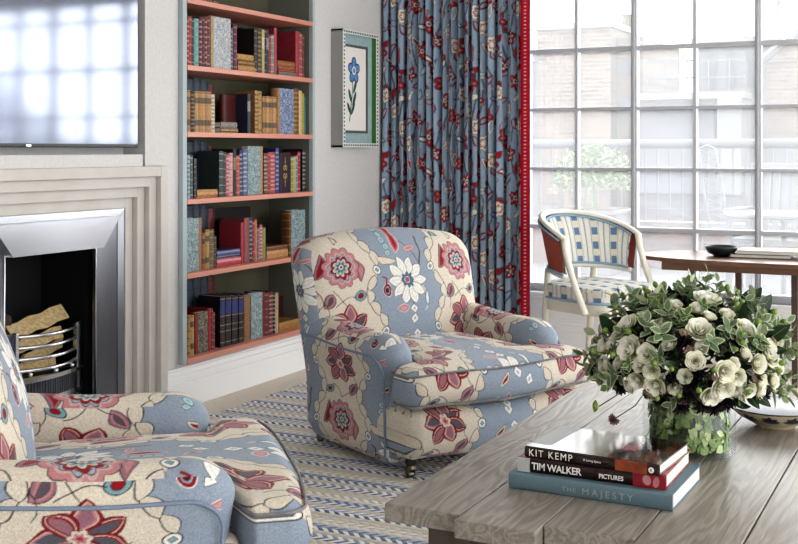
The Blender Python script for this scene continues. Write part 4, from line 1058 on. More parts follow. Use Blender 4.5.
# gold emblem on the dark purple cover
# row of tall dark blue volumes at the back of four shelves
names = ['bottom', 'fourth', 'third', 'second']
for si, zi in enumerate((0, 1, 2, 3)):
    top = SH[zi + 1] - .045
    for k in range(5):
        y0 = 5.15 + .066 * k; red_ = k == 4
        pos = ('leftmost', 'second', 'third', 'fourth', 'last')[k]
        o = shelf_book('S', y0, y0 + .064, SH[zi] + .0005, top - .006 * (k % 2) - (.03 if red_ else 0), -3.925, (52, 62, 74), sm((120, 40, 38) if red_ else (58, 74, 92), B5((30, 38, 48))),
                       ('%s dark blue volume standing in the back row of the %s shelf' % (pos, names[si])) if not red_ else 'brownish red volume ending the back row of the %s shelf' % names[si], .09, names[si])
y0, z0 = on_case(180 + 606 / 5.443, 140 + 172 / 5.443, XF); y0 = on_shelf(180 + 606 / 5.443, XF)
s = MB(); cz = z0
for sc_ in (1,):
    for a, b_, dy, dz in ((.006, .020, 0, .050), (.006, .020, 0, -.050), (.010, .016, -.012, .024), (.010, .016, .012, .024), (.010, .016, -.012, -.024), (.010, .016, .012, -.024), (.004, .012, 0, .078), (.004, .012, 0, -.078)):
        ring = ellp(y0 + dy, cz + dz, a, b_, 0, 14); inner = ellp(y0 + dy, cz + dz, a * .5, b_ * .5, 0, 14)
        vs = [(0.0008, p[0], p[1]) for p in ring] + [(0.0008, p[0], p[1]) for p in inner]
        s.add(vs, [(i, (i + 1) % 14, 14 + (i + 1) % 14, 14 + i) for i in range(14)])
purp = [o for o in bpy.data.objects if o.get('label', '').startswith('dark purple book')][0]
for i, q in enumerate(s.v): s.v[i] = (XF + q[0] - purp.location[0], q[1] - purp.location[1], q[2] - purp.location[2])
s.build('gold_emblem', mat('gilt_stamp', GOLD, .35, .6), purp)
# a few books showing on the topmost visible shelf
for k, (y0, w_, c) in enumerate(((5.06, .05, (60, 44, 40)), (5.115, .04, (120, 84, 60)), (5.16, .05, (44, 40, 44)), (5.215, .05, (90, 40, 40)))):
    shelf_book('S', y0, y0 + w_ - .002, SH[5] + .0005, SH[5] + .2, -3.745, c, sm(c, B5(GOLD)), '%s book showing only its foot on the topmost shelf' % ('blackish brown', 'light brown', 'near black', 'dull red')[k], .15, 'topmost')

# ------------------------------------------------------------------ tub chair by the window
M_cream2 = mat('painted_wood_cream', (216, 212, 198), .45)
M_rust = mat('rust_fabric', (172, 90, 74), .9, noise=(150, (140, 66, 56), .2, (1, 1, .4)))
M_bluebraid = mat('blue_braid', (140, 166, 190), .9)
M_check = fabric_mat('check_stripe_fabric')
def stripe_col(a, h):
    """a along the cloth (m), h up the cloth (m): cream ground, blue block stripes and grey hairlines"""
    p = a / .118 % 1; q = h / .082 % 1
    c = np.zeros(a.shape + (3,)); c[:] = lin((222, 218, 204))
    c[(p > .03) & (p < .43)] = lin((210, 206, 190))
    blk = (p > .06) & (p < .40) & (q < .52); c[blk] = lin((104, 128, 156))
    c[((p > .44) & (p < .475)) | ((p > .0) & (p < .03))] = lin((150, 166, 184))
    c[(p > .66) & (p < .76)] = lin((176, 184, 196)); c[(p > .70) & (p < .72)] = lin((130, 140, 160))
    return c
tub = empty('tub_chair', (-1.93, 6.46, 0), R(-24), 'cream painted tub chair with blue check stripe upholstery before the window', 'chair')
tub.scale = (1.0, 1.0, 1.025)
Rt = .285
def plan(t, off=0.):
    """t -1..1 round the horseshoe, 0 at the back; returns x, y, outward normal"""
    s_ = t * 1.0
    a = PI * .53 * s_
    x, y = -math.cos(a) * (Rt + off) * .95, math.sin(a) * (Rt + off) * 1.06
    return x - .0, y
def ztop(t): return .965 - .125 * abs(t) ** 2.2
def zlow(t): return .665 - .03 * abs(t) ** 2
# inside upholstery (dense grid) and rust outside
def shell(off, name, m, colf, za, zb, t0=-1, t1=1, bul=0):
    nu, nv = 300, 130
    T2, H2 = np.meshgrid(np.linspace(t0, t1, nu), np.linspace(0, 1, nv), indexing='ij')
    A = PI * .53 * T2; zl = .665 - .03 * T2 ** 2 + za; zt = .965 - .125 * np.abs(T2) ** 2.2 + zb
    o_ = off - bul * np.sin(PI * H2) ** .6 * np.cos(T2 * PI / 2).clip(0, 1) ** .4
    rake = .10 * (H2 - .3)
    X = -np.cos(A) * (Rt + o_ + rake * .8) * .95; Y = np.sin(A) * (Rt + o_ + rake * .3) * 1.06; Z = zl + (zt - zl) * H2
    return npmesh(name, np.stack([X, Y, Z], -1).reshape(-1, 3), grid_faces(nu, nv), colf(A * Rt + .046, Z - .665).reshape(-1, 3) if colf else None, m, tub)
shell(-.016, 'back_upholstery', M_check, stripe_col, .0, -.018, -.93, .93, .022)
shell(.014, 'outside_back', M_rust, None, .0, -.018, -.96, .96)
def rim_pts(zf, off, t0=-1., t1=1., n=48, rk=0):
    P_ = []
    for t in np.linspace(t0, t1, n):
        H = (zf(t) - zlow(t)) / (ztop(t) - zlow(t)); rake = .10 * (H - .3); A = PI * .53 * t
        P_.append((-math.cos(A) * (Rt + off + rake * .8) * .95, math.sin(A) * (Rt + off + rake * .3) * 1.06, zf(t)))
    return P_
s = MB(); s.tube(rim_pts(lambda t: ztop(t), .0), .021, 10, sx=.62); s.build('top_rail', M_cream2, tub, smooth=True)
s = MB(); s.tube(rim_pts(lambda t: zlow(t) - .008, .0, -.95, .95), .015, 8); s.build('lower_rail', M_cream2, tub, smooth=True)
for nm, zf, off in (('upper_braid', lambda t: ztop(t) - .020, -.024), ('lower_braid', lambda t: zlow(t) + .008, -.024)):
    s = MB(); s.tube(rim_pts(zf, off, -.94, .94), .0065, 6); s.build(nm, M_bluebraid, tub, smooth=True)
s = MB(); s.tube(rim_pts(lambda t: zlow(t) + .010, .020, -.96, .96), .0065, 6); s.tube(rim_pts(lambda t: ztop(t) - .020, .024, -.96, .96), .0065, 6); s.build('outer_braid', M_bluebraid, tub, smooth=True)
# swept arm posts and legs
fpz = rim_pts(lambda t: ztop(t), 0, -1, 1, 3)
for sg in (-1, 1):
    p0 = fpz[0] if sg < 0 else fpz[2]
    s = MB(); pts = []
    for q in np.linspace(0, 1, 14):
        x = p0[0] + .16 * q ** 1.5; y = p0[1] + sg * (-.012) * q + sg * .015 * q; z = p0[2] + .004 - (p0[2] - .44) * q
        pts.append((x, y, z))
    s.tube(pts, [.023 - .003 * math.sin(PI * q) for q in np.linspace(0, 1, 14)], 8, sx=.8); s.build('arm_post', M_cream2, tub, smooth=True)
for sg in (-1, 1):
    s = MB(); x0, y0 = -.205, sg * .2
    s.tube([(x0 - .002, y0, .655), (x0 - .01, y0, .52), (x0 - .02, y0, .42), (x0 - .06, y0, 0.0)], [.019, .021, .022, .014], 8); s.build('leg', M_cream2, tub, smooth=True)
    s = MB(); s.hexa([(.255, sg * .245 - .014, 0), (.283, sg * .245 - .014, 0), (.283, sg * .245 + .014, 0), (.255, sg * .245 + .014, 0)], [(.235, sg * .245 - .025, .46), (.285, sg * .245 - .025, .46), (.285, sg * .245 + .025, .46), (.235, sg * .245 + .025, .46)])
    s.build('leg', M_cream2, tub, bevel=.004)
# seat rail and cushion
def seat_outline(k):
    pts = []
    for a in np.linspace(-PI, PI, 72, endpoint=False):
        c_, n_ = math.cos(a), math.sin(a); e = 3.2
        r_ = (abs(c_) ** e + abs(n_) ** e) ** (-1 / e); x = r_ * c_ * .285; y = r_ * n_ * (.245 + .03 * (r_ * c_ > 0) * r_ * c_)
        pts.append((x * k, y * k))
    return pts
s = MB(); s.prism(seat_outline(1.0), .425, .49); s.build('seat_rail', M_cream2, tub, bevel=.004)
s = MB(); s.tube([(x, y, .494) for x, y in seat_outline(1.0)], .0075, 6, closed=True); s.build('seat_braid', M_bluebraid, tub, smooth=True)
nu, nv = 300, 150
ol = np.array(seat_outline(1.0)); ang = np.linspace(0, 1, nu); oi = ang * 72; i0 = np.floor(oi).astype(int) % 72; fr_ = (oi % 1)[:, None]
OL = ol[i0] * (1 - fr_) + ol[(i0 + 1) % 72] * fr_
Tt = np.linspace(0, 1, nv); rad = np.where(Tt < .35, 1.0 - .0 * Tt, 1 - (Tt - .35) / .65); rad = 1 - np.clip((Tt - .30) / .70, 0, 1); rad = rad + .02 * np.sin(np.clip(Tt / .35, 0, 1) * PI)
hgt = .49 + .085 * (1 - (1 - np.clip(Tt / .38, 0, 1)) ** 2) ** .5 + .022 * np.clip((Tt - .3) / .7, 0, 1) ** .7
X = OL[:, 0][:, None] * rad[None]; Y = OL[:, 1][:, None] * rad[None]; Z = np.repeat(hgt[None], nu, 0)
side = np.repeat((np.abs(OL[:, 1]) / .26 > np.abs(OL[:, 0]) / .285)[:, None], nv, 1) & (rad[None] >= .985)
colS = stripe_col(np.where(side, X, Y) + .54, np.where(rad[None] >= .985, Z * 1.0, X) + .5)
npmesh('seat_cushion', np.stack([X, Y, Z], -1).reshape(-1, 3), grid_faces(nu, nv), colS.reshape(-1, 3), M_check, tub)

# ------------------------------------------------------------------ drop leaf table by the window
M_walnut = mat('brown_table_wood', (122, 92, 72), .3, noise=(12, (92, 64, 48), .3, (.3, 4, 1)))
M_walnut2 = mat('table_leg_wood', (78, 62, 54), .45)
tb = empty('side_table', (-.95, 7.0, 0), 0, 'brown wooden table with a rounded end standing by the window', 'table')
def oval(a, b_, n=64): return [(a * math.cos(t) * (1.0), b_ * math.copysign(abs(math.sin(t)) ** .72, math.sin(t))) for t in np.linspace(0, 2 * PI, n, endpoint=False)]
s = MB(); s.prism(oval(.86, .37), .703, .727); s.build('table_top', M_walnut, tb, bevel=.004)
s = MB(); s.box(-.66, .66, -.26, -.24, .655, .703); s.box(-.66, .66, .22, .24, .655, .703); s.box(-.68, -.66, -.26, .24, .655, .703); s.box(.66, .68, -.26, .24, .655, .703); s.build('apron', M_walnut, tb)
for x, y in ((-.555, -.02), (.05, -.11), (.62, -.22), (-.30, .10), (.62, .2)):
    s = MB(); w_ = .019; s.hexa([(x - w_ * .8, y - w_ * .8, 0), (x + w_ * .8, y - w_ * .8, 0), (x + w_ * .8, y + w_ * .8, 0), (x - w_ * .8, y + w_ * .8, 0)], [(x - w_, y - w_, .703), (x + w_, y - w_, .703), (x + w_, y + w_, .703), (x - w_, y + w_, .703)])
    s.build('leg', M_walnut2, tb, bevel=.003)
s = MB(); s.tube([(-.30, .10, .66), (-.20, .10, .695)], .008, 6); s.build('brace', M_walnut2, tb)
M_bowlk = mat('black_bowl_glaze', (40, 42, 46), .3)
s = MB(); s.lathe([(.001, .004), (.045, 0), (.048, .006), (.078, .020), (.094, .045), (.096, .060), (.092, .060), (.088, .045), (.07, .022), (.001, .014)], n=40)
k_ = s.build('black_bowl', M_bowlk, smooth=True, label='small black bowl on the brown table beside the window', cat='bowl'); k_.location = (-1.33, 6.98, .7275)
M_sleeve = mat('grey_book_jacket', (170, 172, 170), .35); M_green2 = mat('olive_black_jacket', (66, 72, 48), .35, noise=(30, (24, 26, 24), .2))
def thin_book(loc, rz, L, D, H, mc, ms, label, j=None):
    o = empty('picture_book', loc, rz, label, 'book', 'books on the table by the window')
    s = MB(); s.box(0, L, 0, D, 0, .003); s.box(0, L, 0, D, H - .003, H); s.build('cover', mc, o, bevel=.001)
    s = MB(); s.box(0, .006, 0, D, .0005, H - .0005); s.build('spine', ms, o, bevel=.002)
    s = MB(); s.box(.006, L - .004, .003, D - .003, .003, H - .003); s.build('page_block', M_page, o); return o
thin_book((-1.27, 6.91, .7275), R(3), .34, .24, .022, M_green2, M_green2, 'lower of two thin books on the table by the window')
thin_book((-1.23, 6.91, .7500), R(2), .35, .24, .022, M_sleeve, M_sleeve, 'upper grey book of two on the table by the window')

# ------------------------------------------------------------------ glass vase with ivy leaves inside
VX, VY, VZ = -.764, 3.503, .4505
M_vase = bpy.data.materials.new('clear_glass'); M_vase.use_nodes = True
nt = M_vase.node_tree; N = nt.nodes; N.clear(); out = N.new('ShaderNodeOutputMaterial'); tr = N.new('ShaderNodeBsdfTransparent'); gl = N.new('ShaderNodeBsdfGlossy'); lw = N.new('ShaderNodeLayerWeight')
tr.inputs[0].default_value = (.93, .96, .95, 1); gl.inputs['Roughness'].default_value = .01; lw.inputs[0].default_value = .25; m1 = N.new('ShaderNodeMixShader')
mr = N.new('ShaderNodeMapRange'); mr.inputs[3].default_value = .04; mr.inputs[4].default_value = .45
nt.links.new(lw.outputs['Facing'], mr.inputs[0]); pw = N.new('ShaderNodeMath'); pw.operation = 'POWER'; pw.inputs[1].default_value = 4; nt.links.new(lw.outputs['Facing'], pw.inputs[0]); nt.links.new(pw.outputs[0], mr.inputs[0])
nt.links.new(mr.outputs[0], m1.inputs[0]); nt.links.new(tr.outputs[0], m1.inputs[1]); nt.links.new(gl.outputs[0], m1.inputs[2]); nt.links.new(m1.outputs[0], out.inputs[0])
s = MB(); s.lathe([(.0001, .012), (.125, .012), (.128, .003), (.131, 0), (.136, .004), (.137, .012), (.137, .215), (.1355, .217)], n=64)
vase = s.build('glass_vase', M_vase, smooth=True, label='clear glass cylinder vase on the coffee table holding the white flowers', cat='vase'); vase.location = (VX, VY, VZ)
def leaf_mesh(mb, base, d, nrm, L, W, fold=.15, curl=.2, n=5):
    """pointed oval leaf; d direction, nrm face normal"""
    d = Vector(d).normalized(); nrm = Vector(nrm); nrm = (nrm - d * nrm.dot(d)).normalized(); sd = d.cross(nrm); base = Vector(base); vs = []
    for i in range(n + 1):
        t = i / n; w_ = W * math.sin(PI * min(1, t * .97 + .02)) ** .75 * (1.15 - .4 * t)
        c_ = base + d * (L * t) - nrm * (curl * L * t * t)
        for k in (-1, 0, 1): vs.append(c_ + sd * (w_ * k) + nrm * (fold * w_ * abs(k)))
    mb.add(vs, [(i * 3 + j, i * 3 + j + 1, i * 3 + j + 4, i * 3 + j + 3) for i in range(n) for j in (0, 1)])
def leafmat(name, a, b_, rough=.45, edge=None):
    m = mat(name, a, rough, noise=(45, b_, .3)); return m
M_ivy = leafmat('ivy_leaf', (140, 160, 92), (84, 112, 54)); M_ivy2 = leafmat('ivy_leaf_pale', (206, 214, 160), (164, 180, 118))
M_leafd = leafmat('dark_leaf', (34, 62, 34), (22, 42, 24), .3); M_leafm = leafmat('mid_leaf', (92, 120, 60), (60, 88, 42)); M_sage = leafmat('sage_leaf', (112, 130, 98), (84, 104, 74), .7)
M_edge = leafmat('leaf_pale_edge', (188, 196, 164), (164, 176, 140), .6)
M_petal = mat('rose_petal', (240, 238, 218), .6, noise=(30, (226, 228, 190), .3), Subsurface_Weight=0.0)
nt = M_petal.node_tree; N = nt.nodes; tc = N.new('ShaderNodeTexCoord'); sp = N.new('ShaderNodeSeparateXYZ'); nt.links.new(tc.outputs['Generated'], sp.inputs[0]); r_ = N.new('ShaderNodeValToRGB')
r_.color_ramp.elements[0].position = .25; r_.color_ramp.elements[0].color = L4((188, 194, 136)); r_.color_ramp.elements[1].color = L4((255, 254, 248)); r_.color_ramp.elements[1].position = .92; e = r_.color_ramp.elements.new(.6); e.color = L4((244, 242, 224))
nt.links.new(sp.outputs[2], r_.inputs[0]); nt.links.new(r_.outputs[0], N['Principled BSDF'].inputs['Base Color'])
M_petalg = mat('green_petal', (214, 224, 160), .6, noise=(40, (170, 196, 96), .3))
M_bud = mat('green_bud', (134, 158, 78), .5, noise=(60, (96, 124, 54), .3)); M_astr = mat('brownish_pink_bloom', (150, 118, 112), .8, noise=(90, (104, 74, 72), .2)); M_purp = mat('dark_purple_bloom', (46, 28, 40), .8, noise=(60, (24, 14, 22), .2))
M_stem = mat('flower_stem', (104, 128, 66), .6)
rr = random.Random(11)
def keep_in(mb, zt):
    for i, q in enumerate(mb.v):
        if q[2] < zt:
            r_ = math.hypot(q[0] - VX, q[1] - VY); k = min(1, .1315 / max(r_, 1e-6)); mb.v[i] = (VX + (q[0] - VX) * k, VY + (q[1] - VY) * k, max(q[2], VZ + .0145))
iv = MB()
for k in range(1250):
    a = rr.random() * 2 * PI; r_ = .1275 * (rr.random() ** .22); z = VZ + .022 + .185 * rr.random()
    p = (VX + r_ * math.cos(a), VY + r_ * math.sin(a), z); o_ = Vector((math.cos(a), math.sin(a), .2))
    dd = Vector((rr.uniform(-1, 1), rr.uniform(-1, 1), rr.uniform(-1, 1))); dd = dd - o_ * dd.dot(o_) * .9
    iv.cm = 0 if rr.random() < .62 else (1 if rr.random() < .6 else 2)
    L_ = .026 + .016 * rr.random(); q = Vector(p) - dd.normalized() * L_ * .5
    q.x, q.y = (VX + (q.x - VX) * .95), (VY + (q.y - VY) * .95)
    leaf_mesh(iv, q, dd, o_, L_, .010 + .004 * rr.random(), .1, .1, 3)
keep_in(iv, 9)
iv.build('ivy_filling', [M_ivy, M_ivy2, M_leafd], smooth=True, label='mass of small green ivy leaves packed inside the glass vase', cat='leaves', kind='stuff')

# ------------------------------------------------------------------ the bouquet: every bloom is a thing
BC = Vector((VX, VY, .735)); RX, RZ = .285, .205
def dome(az, el, k=1.0):
    a, e = R(az), R(el); n = Vector((math.cos(e) * math.cos(a), math.cos(e) * math.sin(a), math.sin(e)))
    return BC + Vector((n.x * RX, n.y * RX, n.z * RZ)) * k, Vector((n.x / RX, n.y / RX, n.z / RZ)).normalized()
def orient(o, p, n, spin=0, sc_=1.):
    q = n.to_track_quat('Z', 'Y') @ Matrix.Rotation(spin, 3, 'Z').to_quaternion()
    o.location = p; o.rotation_mode = 'QUATERNION'; o.rotation_quaternion = q; o.scale = (sc_,) * 3
def make_rose(name, open_=1.0, m=None, seed=0):
    """unit rose radius 1 facing +z, origin at its base"""
    r_ = random.Random(seed); s = MB()
    for (n, rad, h, lean, wd) in ((3, .20, 1.02, -.04, 1.5), (4, .38, 1.04, .02, 1.25), (5, .58, .98, .10 * open_, 1.1), (6, .78, .88, .20 * open_, 1.0), (6, .92, .70, .34 * open_, .95)):
        for k in range(n):
            a0 = 2 * PI * k / n + rad * 7 + r_.uniform(-.15, .15)
            def f(u, v, a0=a0, rad=rad, h=h, lean=lean, wd=wd):
                a = a0 + (u - .5) * wd * (.5 + .9 * math.sin(PI * min(1, .12 + .56 * v)))
                edge = (2 * abs(u - .5)) ** 2.2
                vv = v * (1 - .18 * edge)
                rr_ = rad * (.28 + .72 * math.sin(vv * PI / 2) ** .8) + lean * vv ** 3
                z = h * vv - .22 * lean * vv ** 4
                return (rr_ * math.cos(a), rr_ * math.sin(a), z)
            s.grid(f, 6, 6)
    me = s.build(name, m or M_petal, smooth=True)
    st = MB()
    for k in range(5):
        a = 2 * PI * k / 5; leaf_mesh(st, (.12 * math.cos(a), .12 * math.sin(a), .0), (math.cos(a), math.sin(a), -.1), (0, 0, 1), .65, .14, .1, -.3, 3)
    st.tube([(0, 0, .05), (0, 0, -.2), (.02, .01, -2.6)], [.16, .07, .06], 6)
    st.build('stem', M_stem, me, smooth=True)
    return me
feat = [(-116, 14, .036, 'open cream rose at the left side of the vase bouquet'), (-52, 67, .040, 'largest white rose at the very top of the bouquet'), (-70, 35, .033, 'white rose high in the middle of the bouquet'),
        (-128, 34, .030, 'white rose at the upper left of the bouquet'), (-57, 2, .027, 'creamy rose low right of centre in the bouquet'), (-58, -12, .029, 'creamy rose just above the glass rim, right of centre'),
        (-104, 13, .025, 'round cream rose near the left middle of the bouquet'), (-22, 13, .035, 'big open white rose at the right side of the bouquet'), (-64, -19, .027, 'lowest cream rose over the vase rim in the bouquet'),
        (-98, -13, .027, 'cream rose above the left rim of the glass vase'), (-74, 10, .024, 'pale green white rose facing front in the bouquet centre'), (-33, 35, .028, 'white rose at the upper right of the bouquet')]
small = [(-100, -1, .024), (-33, 6, .027), (-49, -3, .025), (-108, 3, .023), (-111, -11, .024), (-102, 37, .022), (-140, -16, .023), (-138, -3, .020), (-28, -19, .025), (-132, 24, .023), (-68, 56, .025), (-50, -14, .025), (-51, 7, .020), (-30, -10, .024),
         (-150, 10, .022), (-160, 25, .022), (-10, 0, .023), (-5, 20, .024), (-15, -12, .022), (-118, -18, .021), (-145, 8, .02), (-85, 50, .021), (-40, 50, .022), (170, 20, .026), (140, 15, .028), (110, 25, .028), (80, 15, .028), (50, 20, .028), (20, 10, .026), (100, 60, .026), (30, 55, .026), (170, 55, .025), (-24, 28, .02), (-125, 0, .02), (-80, -3, .021), (-90, 22, .022), (-60, 48, .022), (-112, 20, .02), (-38, -16, .022), (-86, -14, .02), (-42, 14, .021), (-135, 15, .021), (-18, 5, .021), (-70, 20, .02), (-95, 60, .022), (-120, 45, .021), (-148, -8, .02)]
roseA = make_rose('rose', 1.0, None, 1); roseB = make_rose('rose', .55, M_petal, 2)
first = {'a': True, 'b': True}; bi = 0
def place(proto, key, p, n, spin, sc_, label, group, cat):
    if first.get(key, True): o = proto; first[key] = False
    else: o = clone(proto)
    orient(o, p, n, spin, sc_); setp(o, label, cat, group); return o
occupied = []
for az, el, r_, lab in feat:
    p, n = dome(az, el, .96); occupied.append((p, r_)); place(roseA, 'a', p - n * r_ * .4, n, rr.random() * 6, r_, lab, 'white roses in the glass vase', 'rose')
for az, el, r_ in small:
    p, n = dome(az, el, .95); occupied.append((p, r_)); n = (n + Vector((rr.uniform(-.3, .3), rr.uniform(-.3, .3), rr.uniform(-.1, .4)))).normalized()
    place(roseB, 'b', p - n * r_ * .4, n, rr.random() * 6, r_, 'small cream rose crowded among the leaves of the vase bouquet', 'small cream roses in the glass vase', 'rose')
def free(p, d): return all((p - q).length > d + .55 * r_ for q, r_ in occupied)
def spots(n, d, elmin=-24, k0=.95, k1=1.03, tries=4000):
    out_ = []
    for _ in range(tries):
        if len(out_) >= n: break
        az = rr.uniform(-180, 180); el = math.degrees(math.asin(rr.uniform(math.sin(R(elmin)), .99)))
        if not (-175 < az < 20) and rr.random() < .5: continue
        p, nn = dome(az, el, rr.uniform(k0, k1))
        if free(p, d): out_.append((p, nn)); occupied.append((p, d))
    return out_
# round green buds in little clusters
def make_bud():
    s = MB(); s.ball((0, 0, .9), 1.0, 10, 8, (.85, .85, 1.)); o = s.build('flower_bud', M_bud, smooth=True)
    st = MB(); st.tube([(0, 0, .1), (.2, 0, -4)], .14, 5); st.tube([(0, 0, 1.85), (0, 0, 2.1)], [.25, .05], 6); st.build('stem', M_stem, o, smooth=True); return o
bud = make_bud()
for p, n in spots(46, .012, k0=.98, k1=1.08): place(bud, 'bud', p, n, 0, rr.uniform(.008, .012), 'round green flower bud poking out of the vase bouquet', 'green buds in the glass vase', 'flower bud')
# star shaped brownish pink blooms
def make_star(name, m, n1=14, cen=True):
    s = MB()
    for k in range(n1):
        a = 2 * PI * k / n1; leaf_mesh(s, (0, 0, .1), (math.cos(a), math.sin(a), .35), (0, 0, 1), 1.0, .2, .1, .25, 3)
    o = s.build(name, m, smooth=True)
    c_ = MB(); c_.ball((0, 0, .2), .35, 8, 6, (1, 1, .7)); c_.build('flower_centre', M_bud if cen else M_purp, o, smooth=True)
    st = MB(); st.tube([(0, 0, .1), (.1, 0, -3)], .06, 5); st.build('stem', M_stem, o); return o
star = make_star('star_bloom', M_astr)
for p, n in spots(44, .015, k0=.93, k1=1.02): place(star, 'star', p, (n + Vector((rr.uniform(-.4, .4), rr.uniform(-.4, .4), .2))).normalized(), rr.random() * 6, rr.uniform(.014, .021), 'tiny brownish pink star bloom tucked between the white roses', 'brownish pink blooms in the glass vase', 'flower')
def make_puff():
    s = MB()
    for k in range(40):
        z = 1 - 2 * (k + .5) / 40 * .75; a = k * 2.4; r_ = math.sqrt(max(0, 1 - z * z)); leaf_mesh(s, (0, 0, 0), (r_ * math.cos(a), r_ * math.sin(a), z), (math.cos(a + 1), math.sin(a + 1), .2), 1.0, .22, .2, .2, 3)
    o = s.build('dark_bloom', M_purp, smooth=True); st = MB(); st.tube([(0, 0, 0), (.1, 0, -3)], .07, 5); st.build('stem', M_stem, o); return o
puff = make_puff()
for az, el in ((-80, -22), (-68, -30), (-92, -20), (-76, -12), (-60, -32), (-84, -34), (-97, -28), (-72, 0), (-88, -6), (-110, 28), (-45, 25), (-20, -25), (-130, -22), (-52, -26), (60, -15), (120, -15), (170, -18), (-80, 25)):
    p, n = dome(az, el, .93); place(puff, 'puff', p, n, rr.random() * 6, rr.uniform(.028, .036), 'dark purple bloom in the shadowed underside of the vase bouquet', 'dark purple blooms in the glass vase', 'flower'); occupied.append((p, .012))
# big glossy dark leaves
def make_bigleaf():
    s = MB(); leaf_mesh(s, (0, 0, 0), (0, 0, 1), (1, 0, 0), 1.0, .26, .12, .18, 9); o = s.build('glossy_leaf', M_leafd, smooth=True)
    st = MB(); st.tube([(0, 0, .9), (0, 0, 0), (-.1, 0, -1.3)], [.008, .02, .025], 5); st.build('stem', M_stem, o); return o
bl = make_bigleaf()
fl_ = [(17, 41, 'pointed dark leaf standing up at the right of the bouquet'), (-12, 22, 'glossy dark leaf jutting out at the far right of the bouquet'), (-140, 24, 'glossy dark leaf reaching out at the left of the bouquet'), (21, 49, 'dark leaf beside the top white rose'),
       (100, 68, 'upright dark leaf at the top of the bouquet'), (-50, -24, 'dark leaf hanging over the right rim of the vase')]
for az, el, lab in fl_:
    p, n = dome(az, el, .90); place(bl, 'bl', p, (n * .8 + Vector((.1 if az > -90 else -.1, 0, .25))).normalized(), rr.uniform(2.5, 3.8), .085, lab, 'glossy leaves in the glass vase', 'leaf')
for p, n in spots(26, .004, k0=.85, k1=.92): place(bl, 'bl', p, (n + Vector((rr.uniform(-.7, .7), rr.uniform(-.7, .7), rr.uniform(-.3, .5)))).normalized(), rr.random() * 6, rr.uniform(.05, .075), 'dark glossy leaf showing between the blooms of the bouquet', 'small glossy leaves in the glass vase', 'leaf')
# pale edged sage sprigs
def make_sprig(name, mleaf, nlv, L, W, seed):
    r_ = random.Random(seed); st = MB(); st.tube([(0, 0, -1.2), (0, 0, 0), (.06, .02, 1.)], [.03, .03, .012], 5)
    o = st.build(name, M_stem, smooth=True); s = MB(); e = MB()
    for k in range(nlv):
        t = .1 + .9 * k / (nlv - 1); a = k * 2.4 + r_.uniform(-.3, .3); tilt = .7 if k < nlv - 1 else 2.5
        d = Vector((math.cos(a), math.sin(a), tilt)); base = (.06 * t, .02 * t, t); nn = Vector((-math.cos(a), -math.sin(a), 1.2)); l_ = L * r_.uniform(.8, 1.15)
        leaf_mesh(e, base, d, nn, l_ * 1.05, W * 1.18, .1, .2, 5); leaf_mesh(s, Vector(base) + nn.normalized() * .022 + d.normalized() * .03, d, nn, l_ * .93, W * .84, .1, .2, 5)
    e.build('leaf_edge', M_edge, o, smooth=True); s.build('leaves', mleaf, o, smooth=True); return o
spg = make_sprig('sage_sprig', M_sage, 7, .75, .20, 5)
for p, n in spots(50, .017, k0=.84, k1=.97): place(spg, 'spg', p, (n + Vector((rr.uniform(-.6, .6), rr.uniform(-.6, .6), rr.uniform(-.2, .5)))).normalized(), rr.random() * 6, rr.uniform(.042, .060), 'grey green sprig with pale leaf edges in the vase bouquet', 'sage sprigs in the glass vase', 'leaf sprig')
spg2 = make_sprig('green_sprig', M_leafm, 8, .6, .17, 9)
for p, n in spots(54, .010, k0=.80, k1=.93): place(spg2, 'spg2', p, (n + Vector((rr.uniform(-.6, .6), rr.uniform(-.6, .6), rr.uniform(-.2, .5)))).normalized(), rr.random() * 6, rr.uniform(.04, .055), 'mid green leafy sprig filling the vase bouquet', 'green sprigs in the glass vase', 'leaf sprig')
# dark inner foliage so nothing shows through
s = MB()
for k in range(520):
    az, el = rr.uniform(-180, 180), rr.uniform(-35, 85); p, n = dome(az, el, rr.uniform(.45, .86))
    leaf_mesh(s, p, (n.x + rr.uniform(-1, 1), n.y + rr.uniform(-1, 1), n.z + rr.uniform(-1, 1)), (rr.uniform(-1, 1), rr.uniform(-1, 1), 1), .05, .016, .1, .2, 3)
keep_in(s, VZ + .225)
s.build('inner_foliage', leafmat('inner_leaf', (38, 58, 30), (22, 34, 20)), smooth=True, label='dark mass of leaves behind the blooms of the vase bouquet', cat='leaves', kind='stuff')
# two blooms drooping over the table on thin stems
for (px_, lab, sc_, mm) in (((-.985, 3.30, .60), 'small green bud drooping left over the coffee table on a thin stem', .017, 'b'), ((-.93, 3.27, .575), 'dark faded bloom hanging low at the left of the glass vase', .019, 's')):
    o = clone(roseB if mm == 'b' else puff)
    for c_ in list(o.children):
        bpy.data.objects.remove(c_)
    o.data = o.data.copy(); o.data.materials.clear(); o.data.materials.append(M_petalg if mm == 'b' else M_astr)
    orient(o, Vector(px_), Vector((-.6, -.4, -.5 if mm == 's' else .1)).normalized(), 0, sc_); setp(o, lab, 'flower', 'drooping blooms'); 
    st = MB(); Q = o.rotation_quaternion.to_matrix().to_4x4(); inv = (Matrix.Translation(o.location) @ Q @ Matrix.Scale(sc_, 4)).inverted()
    st.tube([inv @ Vector(q) for q in (tuple(px_), (px_[0] + .05, px_[1] + .05, px_[2] + .035), (VX - .07, VY - .07, .70))], .0016 / sc_, 5); st.build('stem', M_leafd, o, smooth=True)

